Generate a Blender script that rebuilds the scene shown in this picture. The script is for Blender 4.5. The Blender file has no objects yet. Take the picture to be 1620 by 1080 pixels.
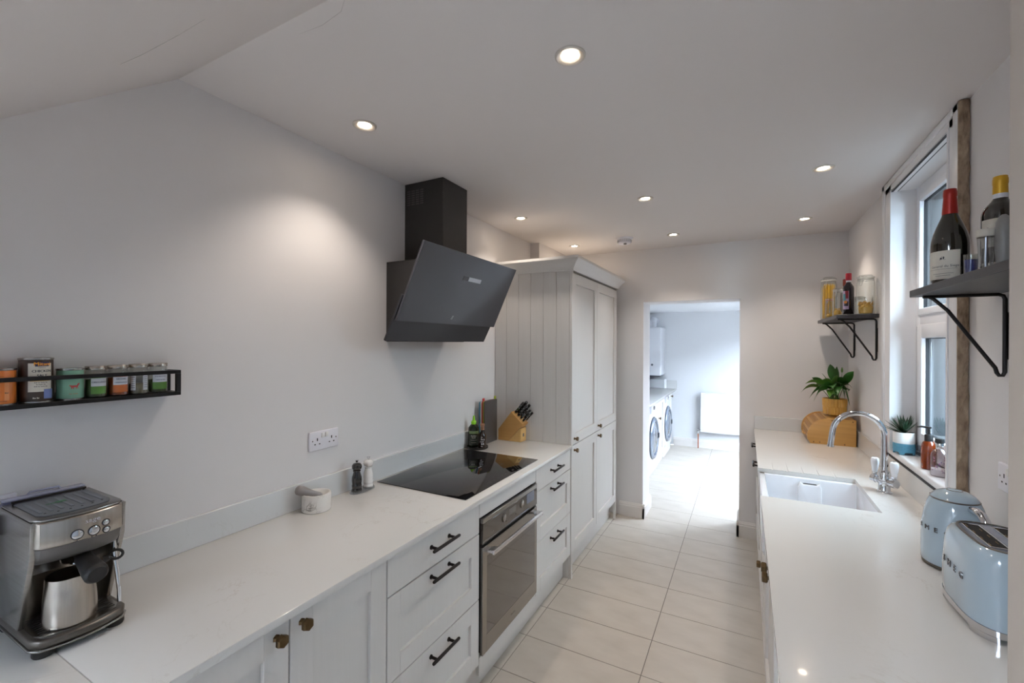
import bpy, bmesh, math, random
from mathutils import Vector, Matrix
random.seed(7)
PI = math.pi
SC = bpy.context.scene
COL = SC.collection

# ------------------------------------------------------------------ camera, sky, exposure
cam_d = bpy.data.cameras.new('camera')
cam_d.sensor_fit = 'HORIZONTAL'
cam_d.sensor_width = 36.0
cam_d.lens = 694.67 / 1620 * 36
cam_d.shift_y = 2.41 / 1620
cam_d.clip_start = 0.02
cam = bpy.data.objects.new('camera', cam_d)
COL.objects.link(cam)
cam.matrix_world = Matrix.Translation((0, 0, 1.6025)) @ Matrix.Rotation(.4882, 4, 'Z') @ Matrix.Rotation(PI / 2, 4, 'X') @ Matrix.Rotation(.0045, 4, 'Z')
SC.camera = cam

SKY_STRENGTH = 29.0
SPOT_W = 12.5
SC.view_settings.view_transform = 'Standard'
SC.view_settings.look = 'None'
SC.view_settings.gamma = 1.0
SC.view_settings.use_curve_mapping = False
SC.view_settings.exposure = 0.55
world = bpy.data.worlds.new('sky')
SC.world = world
world.use_nodes = True
bg = world.node_tree.nodes['Background']
bg.inputs['Color'].default_value = (.73, .855, 1.0, 1)
bg.inputs['Strength'].default_value = SKY_STRENGTH
SC.cycles.max_bounces = 10
SC.cycles.diffuse_bounces = 6
SC.cycles.glossy_bounces = 5
SC.cycles.transparent_max_bounces = 16
SC.cycles.caustics_reflective = False
SC.cycles.caustics_refractive = False
SC.cycles.sample_clamp_indirect = 6.0

# ------------------------------------------------------------------ materials
def lin(h):
    h = h.lstrip('#')
    out = []
    for i in (0, 2, 4):
        c = int(h[i:i + 2], 16) / 255
        out.append(c / 12.92 if c <= .04045 else ((c + .055) / 1.055) ** 2.4)
    return tuple(out) + (1,)

def mat(name, hexc, rough=.5, metal=0.0, spec=.5, coat=0.0, trans=0.0, noise=None, bump=None, emit=None, alpha=1.0, sub=0):
    m = bpy.data.materials.new(name)
    m.use_nodes = True
    nt = m.node_tree
    b = nt.nodes['Principled BSDF']
    c = lin(hexc)
    b.inputs['Base Color'].default_value = c
    b.inputs['Roughness'].default_value = rough
    b.inputs['Metallic'].default_value = metal
    b.inputs['Specular IOR Level'].default_value = spec
    b.inputs['Coat Weight'].default_value = coat
    b.inputs['Transmission Weight'].default_value = trans
    if emit:
        b.inputs['Emission Color'].default_value = lin(emit[0])
        b.inputs['Emission Strength'].default_value = emit[1]
    tc = nt.nodes.new('ShaderNodeTexCoord')
    if noise:   # (scale xyz tuple, amount, second colour hex, detail)
        mp = nt.nodes.new('ShaderNodeMapping')
        mp.inputs['Scale'].default_value = noise[0]
        nz = nt.nodes.new('ShaderNodeTexNoise')
        nz.inputs['Scale'].default_value = 1.0
        nz.inputs['Detail'].default_value = noise[3] if len(noise) > 3 else 4
        rp = nt.nodes.new('ShaderNodeValToRGB')
        rp.color_ramp.elements[0].position = .5 - noise[1] / 2
        rp.color_ramp.elements[1].position = .5 + noise[1] / 2
        rp.color_ramp.elements[0].color = c
        rp.color_ramp.elements[1].color = lin(noise[2])
        nt.links.new(tc.outputs['Object'], mp.inputs['Vector'])
        nt.links.new(mp.outputs['Vector'], nz.inputs['Vector'])
        nt.links.new(nz.outputs['Fac'], rp.inputs['Fac'])
        nt.links.new(rp.outputs['Color'], b.inputs['Base Color'])
    if bump:    # (scale xyz, strength, distance)
        mp2 = nt.nodes.new('ShaderNodeMapping')
        mp2.inputs['Scale'].default_value = bump[0]
        nz2 = nt.nodes.new('ShaderNodeTexNoise')
        nz2.inputs['Scale'].default_value = 1.0
        nz2.inputs['Detail'].default_value = 5
        bp = nt.nodes.new('ShaderNodeBump')
        bp.inputs['Strength'].default_value = bump[1]
        bp.inputs['Distance'].default_value = bump[2]
        nt.links.new(tc.outputs['Object'], mp2.inputs['Vector'])
        nt.links.new(mp2.outputs['Vector'], nz2.inputs['Vector'])
        nt.links.new(nz2.outputs['Fac'], bp.inputs['Height'])
        nt.links.new(bp.outputs['Normal'], b.inputs['Normal'])
    return m

def clear(name, hexc, refl=.06, rough=.02):
    """thin clear glass: mostly transparent, fresnel reflection on top"""
    m = bpy.data.materials.new(name)
    m.use_nodes = True
    nt = m.node_tree
    nt.nodes.clear()
    o = nt.nodes.new('ShaderNodeOutputMaterial')
    t = nt.nodes.new('ShaderNodeBsdfTransparent')
    t.inputs['Color'].default_value = lin(hexc)
    g = nt.nodes.new('ShaderNodeBsdfGlossy')
    g.inputs['Roughness'].default_value = rough
    lw = nt.nodes.new('ShaderNodeLayerWeight')
    lw.inputs['Blend'].default_value = .35
    mr = nt.nodes.new('ShaderNodeMapRange')
    mr.inputs['To Min'].default_value = refl
    mr.inputs['To Max'].default_value = .5
    mx = nt.nodes.new('ShaderNodeMixShader')
    nt.links.new(lw.outputs['Facing'], mr.inputs['Value'])
    nt.links.new(mr.outputs['Result'], mx.inputs['Fac'])
    nt.links.new(t.outputs[0], mx.inputs[1])
    nt.links.new(g.outputs[0], mx.inputs[2])
    nt.links.new(mx.outputs[0], o.inputs['Surface'])
    return m

def veined(name, base, vein, scale, width, rough, coat=0.0, cloud=None):
    """pale stone with thin veins"""
    m = mat(name, base, rough, coat=coat)
    nt = m.node_tree
    b = nt.nodes['Principled BSDF']
    tc = nt.nodes.new('ShaderNodeTexCoord')
    n1 = nt.nodes.new('ShaderNodeTexNoise')
    n1.inputs['Scale'].default_value = scale
    n1.inputs['Detail'].default_value = 7
    n1.inputs['Roughness'].default_value = .62
    n1.inputs['Distortion'].default_value = .9
    sub = nt.nodes.new('ShaderNodeMath'); sub.operation = 'SUBTRACT'; sub.inputs[1].default_value = .5
    ab = nt.nodes.new('ShaderNodeMath'); ab.operation = 'ABSOLUTE'
    rp = nt.nodes.new('ShaderNodeValToRGB')
    rp.color_ramp.elements[0].position = 0
    rp.color_ramp.elements[0].color = lin(vein)
    rp.color_ramp.elements[1].position = width
    rp.color_ramp.elements[1].color = lin(base)
    n2 = nt.nodes.new('ShaderNodeTexNoise')
    n2.inputs['Scale'].default_value = scale * .45
    rp2 = nt.nodes.new('ShaderNodeValToRGB')
    rp2.color_ramp.elements[0].position = .5
    rp2.color_ramp.elements[1].position = .66
    mx = nt.nodes.new('ShaderNodeMix'); mx.data_type = 'RGBA'
    mx.inputs['A'].default_value = lin(base)
    nt.links.new(tc.outputs['Object'], n1.inputs['Vector'])
    nt.links.new(tc.outputs['Object'], n2.inputs['Vector'])
    nt.links.new(n1.outputs['Fac'], sub.inputs[0])
    nt.links.new(sub.outputs[0], ab.inputs[0])
    nt.links.new(ab.outputs[0], rp.inputs['Fac'])
    nt.links.new(n2.outputs['Fac'], rp2.inputs['Fac'])
    nt.links.new(rp2.outputs['Color'], mx.inputs['Factor'])
    nt.links.new(rp.outputs['Color'], mx.inputs['B'])
    nt.links.new(mx.outputs['Result'], b.inputs['Base Color'])
    return m

M = {}
M['wall'] = mat('wall_paint', '#dfdbda', .75, spec=.25, noise=((1.3, 1.3, 1.3), .6, '#d9d6d6', 3), bump=((60, 60, 60), .05, .002))
M['dining'] = mat('dining_room_darkened', '#8b8d90', .8, spec=.2, noise=((2, 2, 2), .6, '#85878a', 3))  # unseen walls darkened to cut bounced light in the foreground
M['wallu'] = mat('utility_wall_cool_tint', '#e3e5e8', .75, spec=.25, noise=((1.3, 1.3, 1.3), .6, '#dfe1e5', 3))  # cool daylight cast of the room put into the wall colour
M['ceiling'] = mat('ceiling_paint', '#d6d0ce', .85, spec=.2, bump=((50, 50, 50), .04, .002))
M['white'] = mat('white_gloss_paint', '#e4e4e6', .35, noise=((6, 6, 6), .7, '#dedee1', 3))
M['skirt'] = mat('skirting_paint', '#ddd8d4', .4, noise=((5, 5, 5), .7, '#d8d3cf', 3))
M['upvc'] = mat('white_plastic_frame', '#eaebf0', .3, noise=((3, 3, 3), .6, '#e4e6ec', 2))
M['grout'] = mat('grout', '#75706a', .9, noise=((30, 30, 30), .6, '#6a655f', 3))
M['tile'] = mat('floor_tile', '#c4bdb4', .34, spec=.45, noise=((5, 10, 5), .55, '#b4aca2', 9), bump=((40, 40, 40), .08, .001))
M['quartz'] = veined('quartz_worktop', '#d6d4d1', '#c4beb7', 5.0, .009, .16, .2)
M['upstand'] = veined('quartz_upstand', '#d3d4d5', '#cbcbca', 4.0, .008, .2, .15)
M['cab'] = mat('cabinet_paint', '#d2cfcc', .42, spec=.4, noise=((90, 90, 4), .8, '#cdcac7', 3))
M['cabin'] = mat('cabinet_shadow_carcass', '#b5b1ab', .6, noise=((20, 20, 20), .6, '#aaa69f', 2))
M['black'] = mat('matt_black_metal', '#1d1c1d', .42, .6, noise=((60, 60, 60), .6, '#242223', 3))
M['handle'] = mat('bronze_black_metal', '#231f1e', .38, .8, noise=((80, 80, 80), .6, '#2b2625', 3))
M['bronze'] = mat('aged_bronze', '#6e5a3e', .36, .85, noise=((60, 60, 60), .7, '#4c3c29', 4))
M['shelf'] = mat('charcoal_wood', '#2a292b', .42, noise=((70, 3, 70), .6, '#353337', 5), bump=((120, 4, 120), .25, .001))
M['chrome'] = mat('chrome', '#e2e4e8', .06, 1.0, noise=((4, 4, 4), .6, '#d8dade', 2))
M['nickel'] = mat('satin_nickel', '#cfc9c2', .38, .75, noise=((30, 30, 30), .5, '#c8c2ba', 2))
M['badge'] = mat('badge_metal', '#7d7e82', .16, 1.0, noise=((30, 30, 30), .5, '#747579', 2))
M['steel'] = mat('brushed_steel', '#aca9a5', .27, 1.0, noise=((4, 4, 240), .7, '#9a9793', 3), bump=((5, 5, 400), .06, .0004))
M['steelv'] = mat('brushed_steel_vertical', '#b9b1a8', .25, 1.0, noise=((160, 160, 3), .7, '#a39b92', 3))
M['darksteel'] = mat('dark_steel', '#6a655f', .35, .8, noise=((5, 200, 200), .7, '#605b55', 3))
M['hob'] = mat('hob_glass', '#0b0b0d', .05, spec=.6, coat=.3, noise=((3, 3, 3), .6, '#0d0d0f', 2))
M['hood'] = mat('hood_black_metal', '#2e2c2b', .38, .2, noise=((30, 30, 30), .6, '#32302f', 3))
M['hoodglass'] = mat('hood_black_glass', '#3d3d44', .36, spec=.5, noise=((3, 3, 3), .6, '#404047', 2))
M['hoodlow'] = mat('hood_lower_glass', '#2c2c31', .4, spec=.4, noise=((3, 3, 3), .6, '#2f2f34', 2))
M['jamb'] = mat('taupe_shaded_paint', '#b9afa6', .7, spec=.25, noise=((3, 3, 3), .6, '#b3a9a0', 3))  # dimmer light on the nib put into the colour as darker taupe
M['ovenglass'] = mat('oven_dark_glass', '#3a3530', .05, spec=1.0, coat=.8, noise=((3, 3, 3), .6, '#3e3934', 2))
M['sink'] = mat('white_ceramic', '#eceef2', .1, coat=.4, noise=((4, 4, 4), .6, '#e7e9ee', 2))
M['pane'] = clear('window_glass', '#eef5f6', .05)
M['jarglass'] = clear('jar_glass', '#f3f6f5', .04, .03)
M['acrylic'] = clear('clear_acrylic', '#f0f2f4', .09, .03)
M['outframe'] = mat('darkened_outer_frame', '#2c3136', .5, noise=((10, 10, 10), .6, '#282c31', 3))  # outer half darkened so its sky-lit side does not burn out
M['outstone'] = mat('outer_reveal_stone', '#42464a', .9, noise=((18, 18, 6), .8, '#272b2f', 6))
M['gasket'] = mat('black_gasket', '#15151c', .6, noise=((30, 30, 30), .5, '#1a1a22', 2))
M['bulb'] = mat('lamp_lens', '#ffffff', .3, emit=('#ffead0', 60))
M['bamboo'] = mat('bamboo', '#cb9a56', .38, noise=((3, 60, 60), .9, '#b08243', 4), bump=((4, 90, 90), .1, .0008))
M['bamboox'] = mat('bamboo_edge', '#b08149', .45, noise=((60, 3, 60), .9, '#966b38', 4))
M['knifewood'] = mat('pale_beech', '#c79a5c', .45, noise=((8, 8, 70), .9, '#b58547', 4))
M['blue'] = mat('pastel_blue_enamel', '#a3b3be', .1, coat=.6, noise=((2, 2, 2), .5, '#9fb0bc', 2))
M['plug'] = mat('white_plastic', '#e6e4ea', .3, noise=((8, 8, 8), .5, '#e1dfe6', 2))
M['hole'] = mat('dark_hole', '#0c0b0c', .8, noise=((40, 40, 40), .5, '#111011', 2))
M['print'] = mat('dark_print', '#2a2a33', .6, noise=((40, 40, 40), .5, '#30303a', 2))
M['paper'] = mat('cream_label', '#d8d2c6', .6, noise=((40, 40, 40), .6, '#cfc8bb', 3))
M['paperw'] = mat('white_label', '#dcdde2', .6, noise=((40, 40, 40), .6, '#d4d5db', 3))
M['leaf'] = mat('lily_leaf', '#3f7331', .3, spec=.5, noise=((14, 14, 14), .7, '#2a5520', 4))
M['leafy'] = mat('lily_leaf_pale', '#6a9440', .35, noise=((14, 14, 14), .7, '#4c7a30', 4))
M['spike'] = mat('succulent_leaf', '#2d4a33', .4, noise=((20, 20, 20), .7, '#1d3324', 3))
M['soil'] = mat('potting_soil', '#2b211a', .95, noise=((120, 120, 120), .7, '#17110d', 5))
M['ochre'] = mat('ochre_ceramic', '#dcaa52', .3, noise=((20, 20, 20), .7, '#cf9a42', 3))
M['potwhite'] = mat('white_glaze', '#e9e8e6', .3, noise=((20, 20, 20), .5, '#e2e1df', 3))
M['potblue'] = mat('blue_glaze', '#5f9fb8', .4, noise=((30, 30, 30), .8, '#4d8ba4', 3))
M['marble'] = veined('grey_white_marble', '#e2ded9', '#8f8780', 16, .05, .3)
M['marbled'] = veined('grey_marble_pestle', '#8f8a89', '#e4e0de', 34, .07, .4)
M['gloss_black'] = mat('gloss_black_lacquer', '#131211', .14, coat=.6, noise=((6, 6, 6), .5, '#181716', 2))
M['gloss_white'] = mat('gloss_white_lacquer', '#e3e1df', .16, coat=.5, noise=((6, 6, 6), .5, '#dddbd9', 2))
M['brown'] = mat('bare_plaster_edge', '#a8937c', .9, noise=((70, 70, 28), .5, '#6a5340', 8), bump=((60, 60, 25), .7, .006))
M['spag'] = mat('dry_spaghetti', '#e0b23a', .5, noise=((40, 40, 5), .6, '#d29f28', 3))
M['pasta'] = mat('dry_pasta', '#dcb04a', .55, noise=((60, 60, 60), .6, '#c99a36', 3))
M['wine'] = mat('dark_wine_glass', '#12120f', .07, spec=.6, coat=.5, noise=((5, 5, 5), .5, '#17170f', 2))
M['amber'] = mat('amber_glass', '#9a3f0e', .08, coat=.5, trans=.3, noise=((12, 12, 6), .7, '#7c2c06', 2))
M['redcap'] = mat('red_foil', '#a3231b', .35, .3, noise=((40, 40, 40), .6, '#93201a', 2))
M['goldcap'] = mat('gold_foil', '#d2a32a', .35, .4, noise=((40, 40, 40), .6, '#c09222', 2))
M['rubber'] = mat('black_rubber', '#161515', .55, noise=((50, 50, 50), .5, '#1b1a1a', 2))
M['copper'] = mat('copper_pipe', '#b5643c', .3, 1.0, noise=((20, 20, 20), .6, '#a3552f', 2))
M['appliance'] = mat('white_appliance', '#eceef3', .25, noise=((4, 4, 4), .5, '#e8eaf0', 2))
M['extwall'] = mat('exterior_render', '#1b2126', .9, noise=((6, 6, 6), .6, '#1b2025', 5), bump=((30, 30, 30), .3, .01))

def cmat(name, hexc, rough=.45, **k):
    if name not in M:
        h = hexc.lstrip('#')
        h2 = ''.join('%02x' % max(0, int(int(h[i:i + 2], 16) * .94)) for i in (0, 2, 4))
        M[name] = mat(name, hexc, rough, noise=((40, 40, 40), .6, h2, 2), **k)
    return M[name]

# ------------------------------------------------------------------ mesh helpers
class MB:
    def __init__(s):
        s.bm = bmesh.new()
    def _add(s, verts, faces):
        vs = [s.bm.verts.new(v) for v in verts]
        fs = []
        for f in faces:
            try:
                fs.append(s.bm.faces.new([vs[i] for i in f]))
            except ValueError:
                pass
        return vs, fs
    def box(s, x0, x1, y0, y1, z0, z1, bev=0.0, seg=2, T=None):
        vs, fs = s._add([(x, y, z) for x in (x0, x1) for y in (y0, y1) for z in (z0, z1)],
                        [(0, 1, 3, 2), (4, 6, 7, 5), (0, 4, 5, 1), (2, 3, 7, 6), (0, 2, 6, 4), (1, 5, 7, 3)])
        if bev:
            es = {e for f in fs for e in f.edges}
            r = bmesh.ops.bevel(s.bm, geom=list(es), offset=bev, segments=seg, affect='EDGES', profile=.5, clamp_overlap=True)
            vs = list({v for v in vs if v.is_valid} | set(r['verts']))
        if T is not None:
            bmesh.ops.transform(s.bm, matrix=T, verts=vs)
        return s
    def prism(s, poly, axis, a0, a1, bev=0.0, seg=2, T=None):
        def P(p, a):
            return {'x': (a, p[0], p[1]), 'y': (p[0], a, p[1]), 'z': (p[0], p[1], a)}[axis]
        n = len(poly)
        vs, fs = s._add([P(p, a0) for p in poly] + [P(p, a1) for p in poly],
                        [tuple(range(n)), tuple(range(2 * n - 1, n - 1, -1))] + [(i, i + n, (i + 1) % n + n, (i + 1) % n) for i in range(n)])
        bmesh.ops.recalc_face_normals(s.bm, faces=fs)
        if bev:
            es = {e for f in fs[:2] for e in f.edges}
            r = bmesh.ops.bevel(s.bm, geom=list(es), offset=bev, segments=seg, affect='EDGES', profile=.5, clamp_overlap=True)
            vs = list({v for v in vs if v.is_valid} | set(r['verts']))
        if T is not None:
            bmesh.ops.transform(s.bm, matrix=T, verts=vs)
        return s
    def lathe(s, prof, c=(0, 0, 0), seg=28, T=None, sx=1.0, sy=1.0, a0=0.0):
        vs, rings = [], []
        for r, z in prof:
            if r < 1e-6:
                v = s.bm.verts.new((c[0], c[1], c[2] + z)); rings.append([v]); vs.append(v)
            else:
                ring = [s.bm.verts.new((c[0] + sx * r * math.cos(2 * PI * i / seg + a0), c[1] + sy * r * math.sin(2 * PI * i / seg + a0), c[2] + z)) for i in range(seg)]
                rings.append(ring); vs += ring
        fs = []
        for a, b in zip(rings[:-1], rings[1:]):
            for i in range(seg):
                j = (i + 1) % seg
                if len(a) == 1 and len(b) == 1: continue
                if len(a) == 1: q = (a[0], b[j], b[i])
                elif len(b) == 1: q = (a[i], a[j], b[0])
                else: q = (a[i], a[j], b[j], b[i])
                try: fs.append(s.bm.faces.new(q))
                except ValueError: pass
        if T is not None:
            bmesh.ops.transform(s.bm, matrix=T, verts=vs)
        return s
    def cyl(s, p0, p1, r, seg=16, r1=None):
        return s.tube([p0, p1], [r, r if r1 is None else r1], seg)
    def tube(s, pts, r, seg=10, cap=True, closed=False, flat=1.0):
        pts = [Vector(p) for p in pts]
        n = len(pts)
        rs = r if isinstance(r, (list, tuple)) else [r] * n
        rings, up = [], None
        for i, p in enumerate(pts):
            if closed: d = pts[(i + 1) % n] - pts[i - 1]
            else: d = pts[min(i + 1, n - 1)] - pts[max(i - 1, 0)]
            d.normalize()
            if up is None:
                up = Vector((0, 0, 1)) if abs(d.z) < .9 else Vector((1, 0, 0))
            up = (up - d * up.dot(d))
            if up.length < 1e-6: up = d.orthogonal()
            up.normalize()
            side = d.cross(up)
            rings.append([s.bm.verts.new(p + rs[i] * (math.cos(2 * PI * k / seg) * side + flat * math.sin(2 * PI * k / seg) * up)) for k in range(seg)])
        pairs = list(zip(rings[:-1], rings[1:])) + ([(rings[-1], rings[0])] if closed else [])
        for a, b in pairs:
            for k in range(seg):
                s.bm.faces.new((a[k], a[(k + 1) % seg], b[(k + 1) % seg], b[k]))
        if cap and not closed:
            s.bm.faces.new(rings[0][::-1]); s.bm.faces.new(rings[-1])
        return s
    def loft(s, rings, cap0=True, cap1=True):
        R = [[s.bm.verts.new(p) for p in ring] for ring in rings]
        n = len(R[0])
        for a, b in zip(R[:-1], R[1:]):
            for k in range(n):
                s.bm.faces.new((a[k], a[(k + 1) % n], b[(k + 1) % n], b[k]))
        if cap0: s.bm.faces.new(R[0][::-1])
        if cap1: s.bm.faces.new(R[-1])
        return s
    def grid(s, rows):
        R = [[s.bm.verts.new(p) for p in row] for row in rows]
        for a, b in zip(R[:-1], R[1:]):
            for k in range(len(a) - 1):
                s.bm.faces.new((a[k], a[k + 1], b[k + 1], b[k]))
        return s
    def arc(s, c, R, th0, half, z0, z1, n=10):
        """a printed label wrapped on a round body"""
        rows = []
        for z in (z0, z1):
            rows.append([(c[0] + R * math.cos(th0 + half * (2 * i / n - 1)), c[1] + R * math.sin(th0 + half * (2 * i / n - 1)), z) for i in range(n + 1)])
        return s.grid(rows)
    def move(s, T):
        bmesh.ops.transform(s.bm, matrix=T, verts=s.bm.verts[:])
        return s
    def build(s, name, m, parent=None, smooth=40, normals=True):
        org = Vector((0, 0, 0))
        p = parent
        while p is not None:
            org += p.location; p = p.parent
        if normals:
            bmesh.ops.recalc_face_normals(s.bm, faces=s.bm.faces[:])
        me = bpy.data.meshes.new(name)
        if org.length:
            bmesh.ops.translate(s.bm, verts=s.bm.verts[:], vec=-org)
        s.bm.to_mesh(me); s.bm.free()
        if smooth:
            for f in me.polygons: f.use_smooth = True
            me.set_sharp_from_angle(angle=math.radians(smooth))
        me.materials.append(m)
        o = bpy.data.objects.new(name, me)
        COL.objects.link(o)
        if parent is not None: o.parent = parent
        return o

def tag(o, label, cat, group=None):
    o['label'] = label; o['category'] = cat
    if group: o['group'] = group
    return o
def thing(name, label, cat, loc=(0, 0, 0), group=None):
    o = bpy.data.objects.new(name, None)
    o.empty_display_size = .05
    COL.objects.link(o); o.location = loc
    return tag(o, label, cat, group)
def recenter(o, loc):
    """give a single-mesh thing an origin at its base"""
    o.data.transform(Matrix.Translation(-Vector(loc))); o.location = loc
    return o
def struct(name, mb, m, parent=None, smooth=40):
    o = mb.build(name, m, parent, smooth)
    if parent is None: o['kind'] = 'structure'
    return o
def sempty(name, loc=(0, 0, 0)):
    o = bpy.data.objects.new(name, None); COL.objects.link(o); o.location = loc; o['kind'] = 'structure'
    return o
def copy_tree(o, parent=None):
    c = o.copy(); COL.objects.link(c)
    if parent is not None: c.parent = parent
    for ch in list(o.children): copy_tree(ch, c)
    return c

_txt = {}
def text_geo(s, size):
    k = (s, size)
    if k in _txt: return _txt[k]
    cu = bpy.data.curves.new('lettering', 'FONT')
    cu.body = s; cu.size = size; cu.align_x = 'CENTER'; cu.align_y = 'CENTER'; cu.resolution_u = 2
    ob = bpy.data.objects.new('lettering', cu); COL.objects.link(ob)
    dg = bpy.context.evaluated_depsgraph_get()
    me = bpy.data.meshes.new_from_object(ob.evaluated_get(dg))
    out = ([tuple(v.co) for v in me.vertices], [tuple(p.vertices) for p in me.polygons])
    bpy.data.objects.remove(ob); bpy.data.curves.remove(cu); bpy.data.meshes.remove(me)
    _txt[k] = out
    return out
def text_mb(mb, s, size, f, depth=0.0, stretch=1.0, bold=0):
    for dx in ((-.035, .035) if bold else ()):
        text_mb(mb, s, size, shifted(f, dx * size, 0), 0, stretch)
    vs, fs = text_geo(s, size)
    a = [mb.bm.verts.new(f(x * stretch, y, depth)) for x, y, z in vs]
    for q in fs:
        try: mb.bm.faces.new([a[i] for i in q])
        except ValueError: pass
    if depth:
        b = [mb.bm.verts.new(f(x * stretch, y, 0)) for x, y, z in vs]
        edges = {}
        for q in fs:
            for i in range(len(q)):
                e = (q[i], q[(i + 1) % len(q)])
                if (e[1], e[0]) in edges: del edges[(e[1], e[0])]
                else: edges[e] = 1
        for i, j in edges:
            try: mb.bm.faces.new((a[i], b[i], b[j], a[j]))
            except ValueError: pass
    return mb
def dashes(mb, f, words, h, gap):
    """lettering too small to read: word-long strokes in a centred line"""
    L = sum(words) + gap * (len(words) - 1)
    x = -L / 2
    for w_ in words:
        n = max(2, int(w_ / (h * .9)))
        st = w_ / n
        for k in range(n):
            hh = h * (1.0 if k % 3 else 1.35)
            q = [(x + k * st, -h / 2), (x + k * st + st * .72, -h / 2), (x + k * st + st * .72, -h / 2 + hh), (x + k * st, -h / 2 + hh)]
            mb.bm.faces.new([mb.bm.verts.new(f(px, py, 0)) for px, py in q])
        x += w_ + gap
    return mb
def shifted(f, dx, dy): return lambda x, y, d: f(x + dx, y + dy, d)
def on_cyl(c, R, th0, zc):
    return lambda x, y, d: (c[0] + (R + d) * math.cos(th0 + x / R), c[1] + (R + d) * math.sin(th0 + x / R), zc + y)
def on_plane(o, right, up):
    o, right, up = Vector(o), Vector(right).normalized(), Vector(up).normalized()
    n = right.cross(up)
    return lambda x, y, d: tuple(o + right * x + up * y + n * d)
def facing(c):
    return math.atan2(-c[1], -c[0])

# ================================================================== SETTING
XW, XR, YF, ZC = -1.645, .69, 4.126, 2.463
Y2 = 4.436                       # utility side of the far wall
YU = 7.37                        # far wall of the utility room
struct('wall_left', MB().box(XW - .12, XW, -2.3, Y2, -.05, 2.6), M['wall'])
struct('wall_utility_left', MB().box(XW - .12, XW, Y2, YU + .15, -.05, 2.6), M['wallu'])
w = MB()
w.box(XW, -.826, YF, Y2, 0, ZC).box(-.0407, XR + .28, YF, Y2, 0, ZC).box(-.826, -.0407, YF, Y2, 1.983, ZC)
struct('wall_far', w, M['wall'], smooth=0)
WY0, WY1, WZ0, WZ1 = 2.188, 2.928, 1.042, 2.402     # kitchen window opening
w = MB()
w.box(XR, XR + .28, 1.0, WY0, 0, 2.6).box(XR, XR + .28, WY1, YF, 0, 2.6).box(XR, XR + .28, WY0, WY1, 0, WZ0).box(XR, XR + .28, WY0, WY1, WZ1, 2.6)
struct('wall_right', w, M['wall'], smooth=0)
struct('wall_front', MB().box(.392, 1.1, .92, 1.045, 0, 2.6), M['jamb'], smooth=0)     # the nib the camera looks past
struct('wall_side', MB().box(1.1, 1.2, -2.3, 1.045, 0, 2.6), M['dining'], smooth=0)
w = MB().box(XW, 1.2, -2.42, -2.3, 0, 2.6)
struct('wall_back', w, M['dining'], smooth=0)
# ceiling, with the soffit that slopes down towards the camera on the left
c = MB()
c.box(XW, 1.2, .757, YF, ZC, ZC + .12).box(-.55, 1.2, -2.3, .757, ZC, ZC + .12)
ceil = struct('ceiling', c, M['ceiling'], smooth=0)
c = MB().prism([(.757, ZC), (.757, ZC + .12), (-.45, ZC + .12), (-.45, 1.51)], 'x', XW, -.55)
struct('ceiling_soffit', c, M['ceiling'], ceil, smooth=0)
def soff(y): return ZC - .79 * (.757 - y)
cr = MB().tube([(x, y, soff(y) - .0004) for x, y in ((-1.25, .460), (-1.189, .476), (-1.065, .488), (-.963, .489))], [.0002, .0004, .0003, .00015], 5)
cr.build('hairline_crack', cmat('crack', '#a8a29e', .9), ceil)
cr = MB().tube([(-.894, .776, ZC), (-.932, .799, ZC), (-1.019, .81, ZC), (-1.106, .803, ZC)], [.0004, .0004, .0004, .0002], 5)
cr.build('hairline_crack', M['crack'], ceil)
# boxed-in pipe in the corner above the tall cabinet
struct('wall_boxing', MB().box(XW, -1.562, 3.43, YF, 2.0, ZC), M['wall'], smooth=0)

# floor of long tiles, 616 x 284 mm, stack bonded
fl = struct('floor', MB().box(XW, 1.2, -2.3, YU, -.06, -.0022), M['grout'], smooth=0)
TX0, TY0, TW, TH, G = -1.0553, 3.3075, .616, .2844, .0017
tile_me = {}
for i in range(-1, 3):
    x0 = max(TX0 + i * TW, XW) + G; x1 = min(TX0 + (i + 1) * TW, XR + .25) - G
    for j in range(-20, 15):
        y0 = TY0 + j * TH + G; y1 = min(TY0 + (j + 1) * TH, YU) - G
        if y1 < -2.29 or y0 > YU - .02: continue
        y0 = max(y0, -2.3)
        k = (round(x1 - x0, 4), round(y1 - y0, 4))
        if k not in tile_me:
            o = MB().box(0, x1 - x0, 0, y1 - y0, -.004, 0, .0008, 1).build('tile', M['tile'], fl, smooth=0)
            tile_me[k] = o.data
        else:
            o = bpy.data.objects.new('tile', tile_me[k]); COL.objects.link(o); o.parent = fl
        o.location = (x0, y0, 0)

# skirting with a moulded top
def skirt_prof(t=.018, h=.128):
    return [(0, 0), (t, 0), (t, h * .74), (t * .72, h * .8), (t * .78, h * .86), (t * .45, h * .93), (t * .3, h), (0, h)]
def skirt(name, p0, p1, side):
    """side: outward normal of the wall face"""
    p0, p1, nn = Vector((p0[0], p0[1], 0)), Vector((p1[0], p1[1], 0)), Vector((side[0], side[1], 0))
    mb = MB()
    mb.loft([[p + nn * a + Vector((0, 0, b)) for a, b in skirt_prof()] for p in (p0, p1)])
    return struct(name, mb, M['skirt'], smooth=25)
skirt('baseboard_far', (-1.04, YF), (-.808, YF), (0, -1))
skirt('baseboard_doorway', (-.826, YF - .018), (-.826, Y2 + .018), (1, 0))
skirt('baseboard_near_sink', (-.0587, YF), (.1, YF), (0, -1))
skirt('baseboard_doorway_right', (-.0407, Y2), (-.0407, YF - .018), (-1, 0))
skirt('baseboard_utility', (-1.0, YU), (XR, YU), (0, -1))

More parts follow.
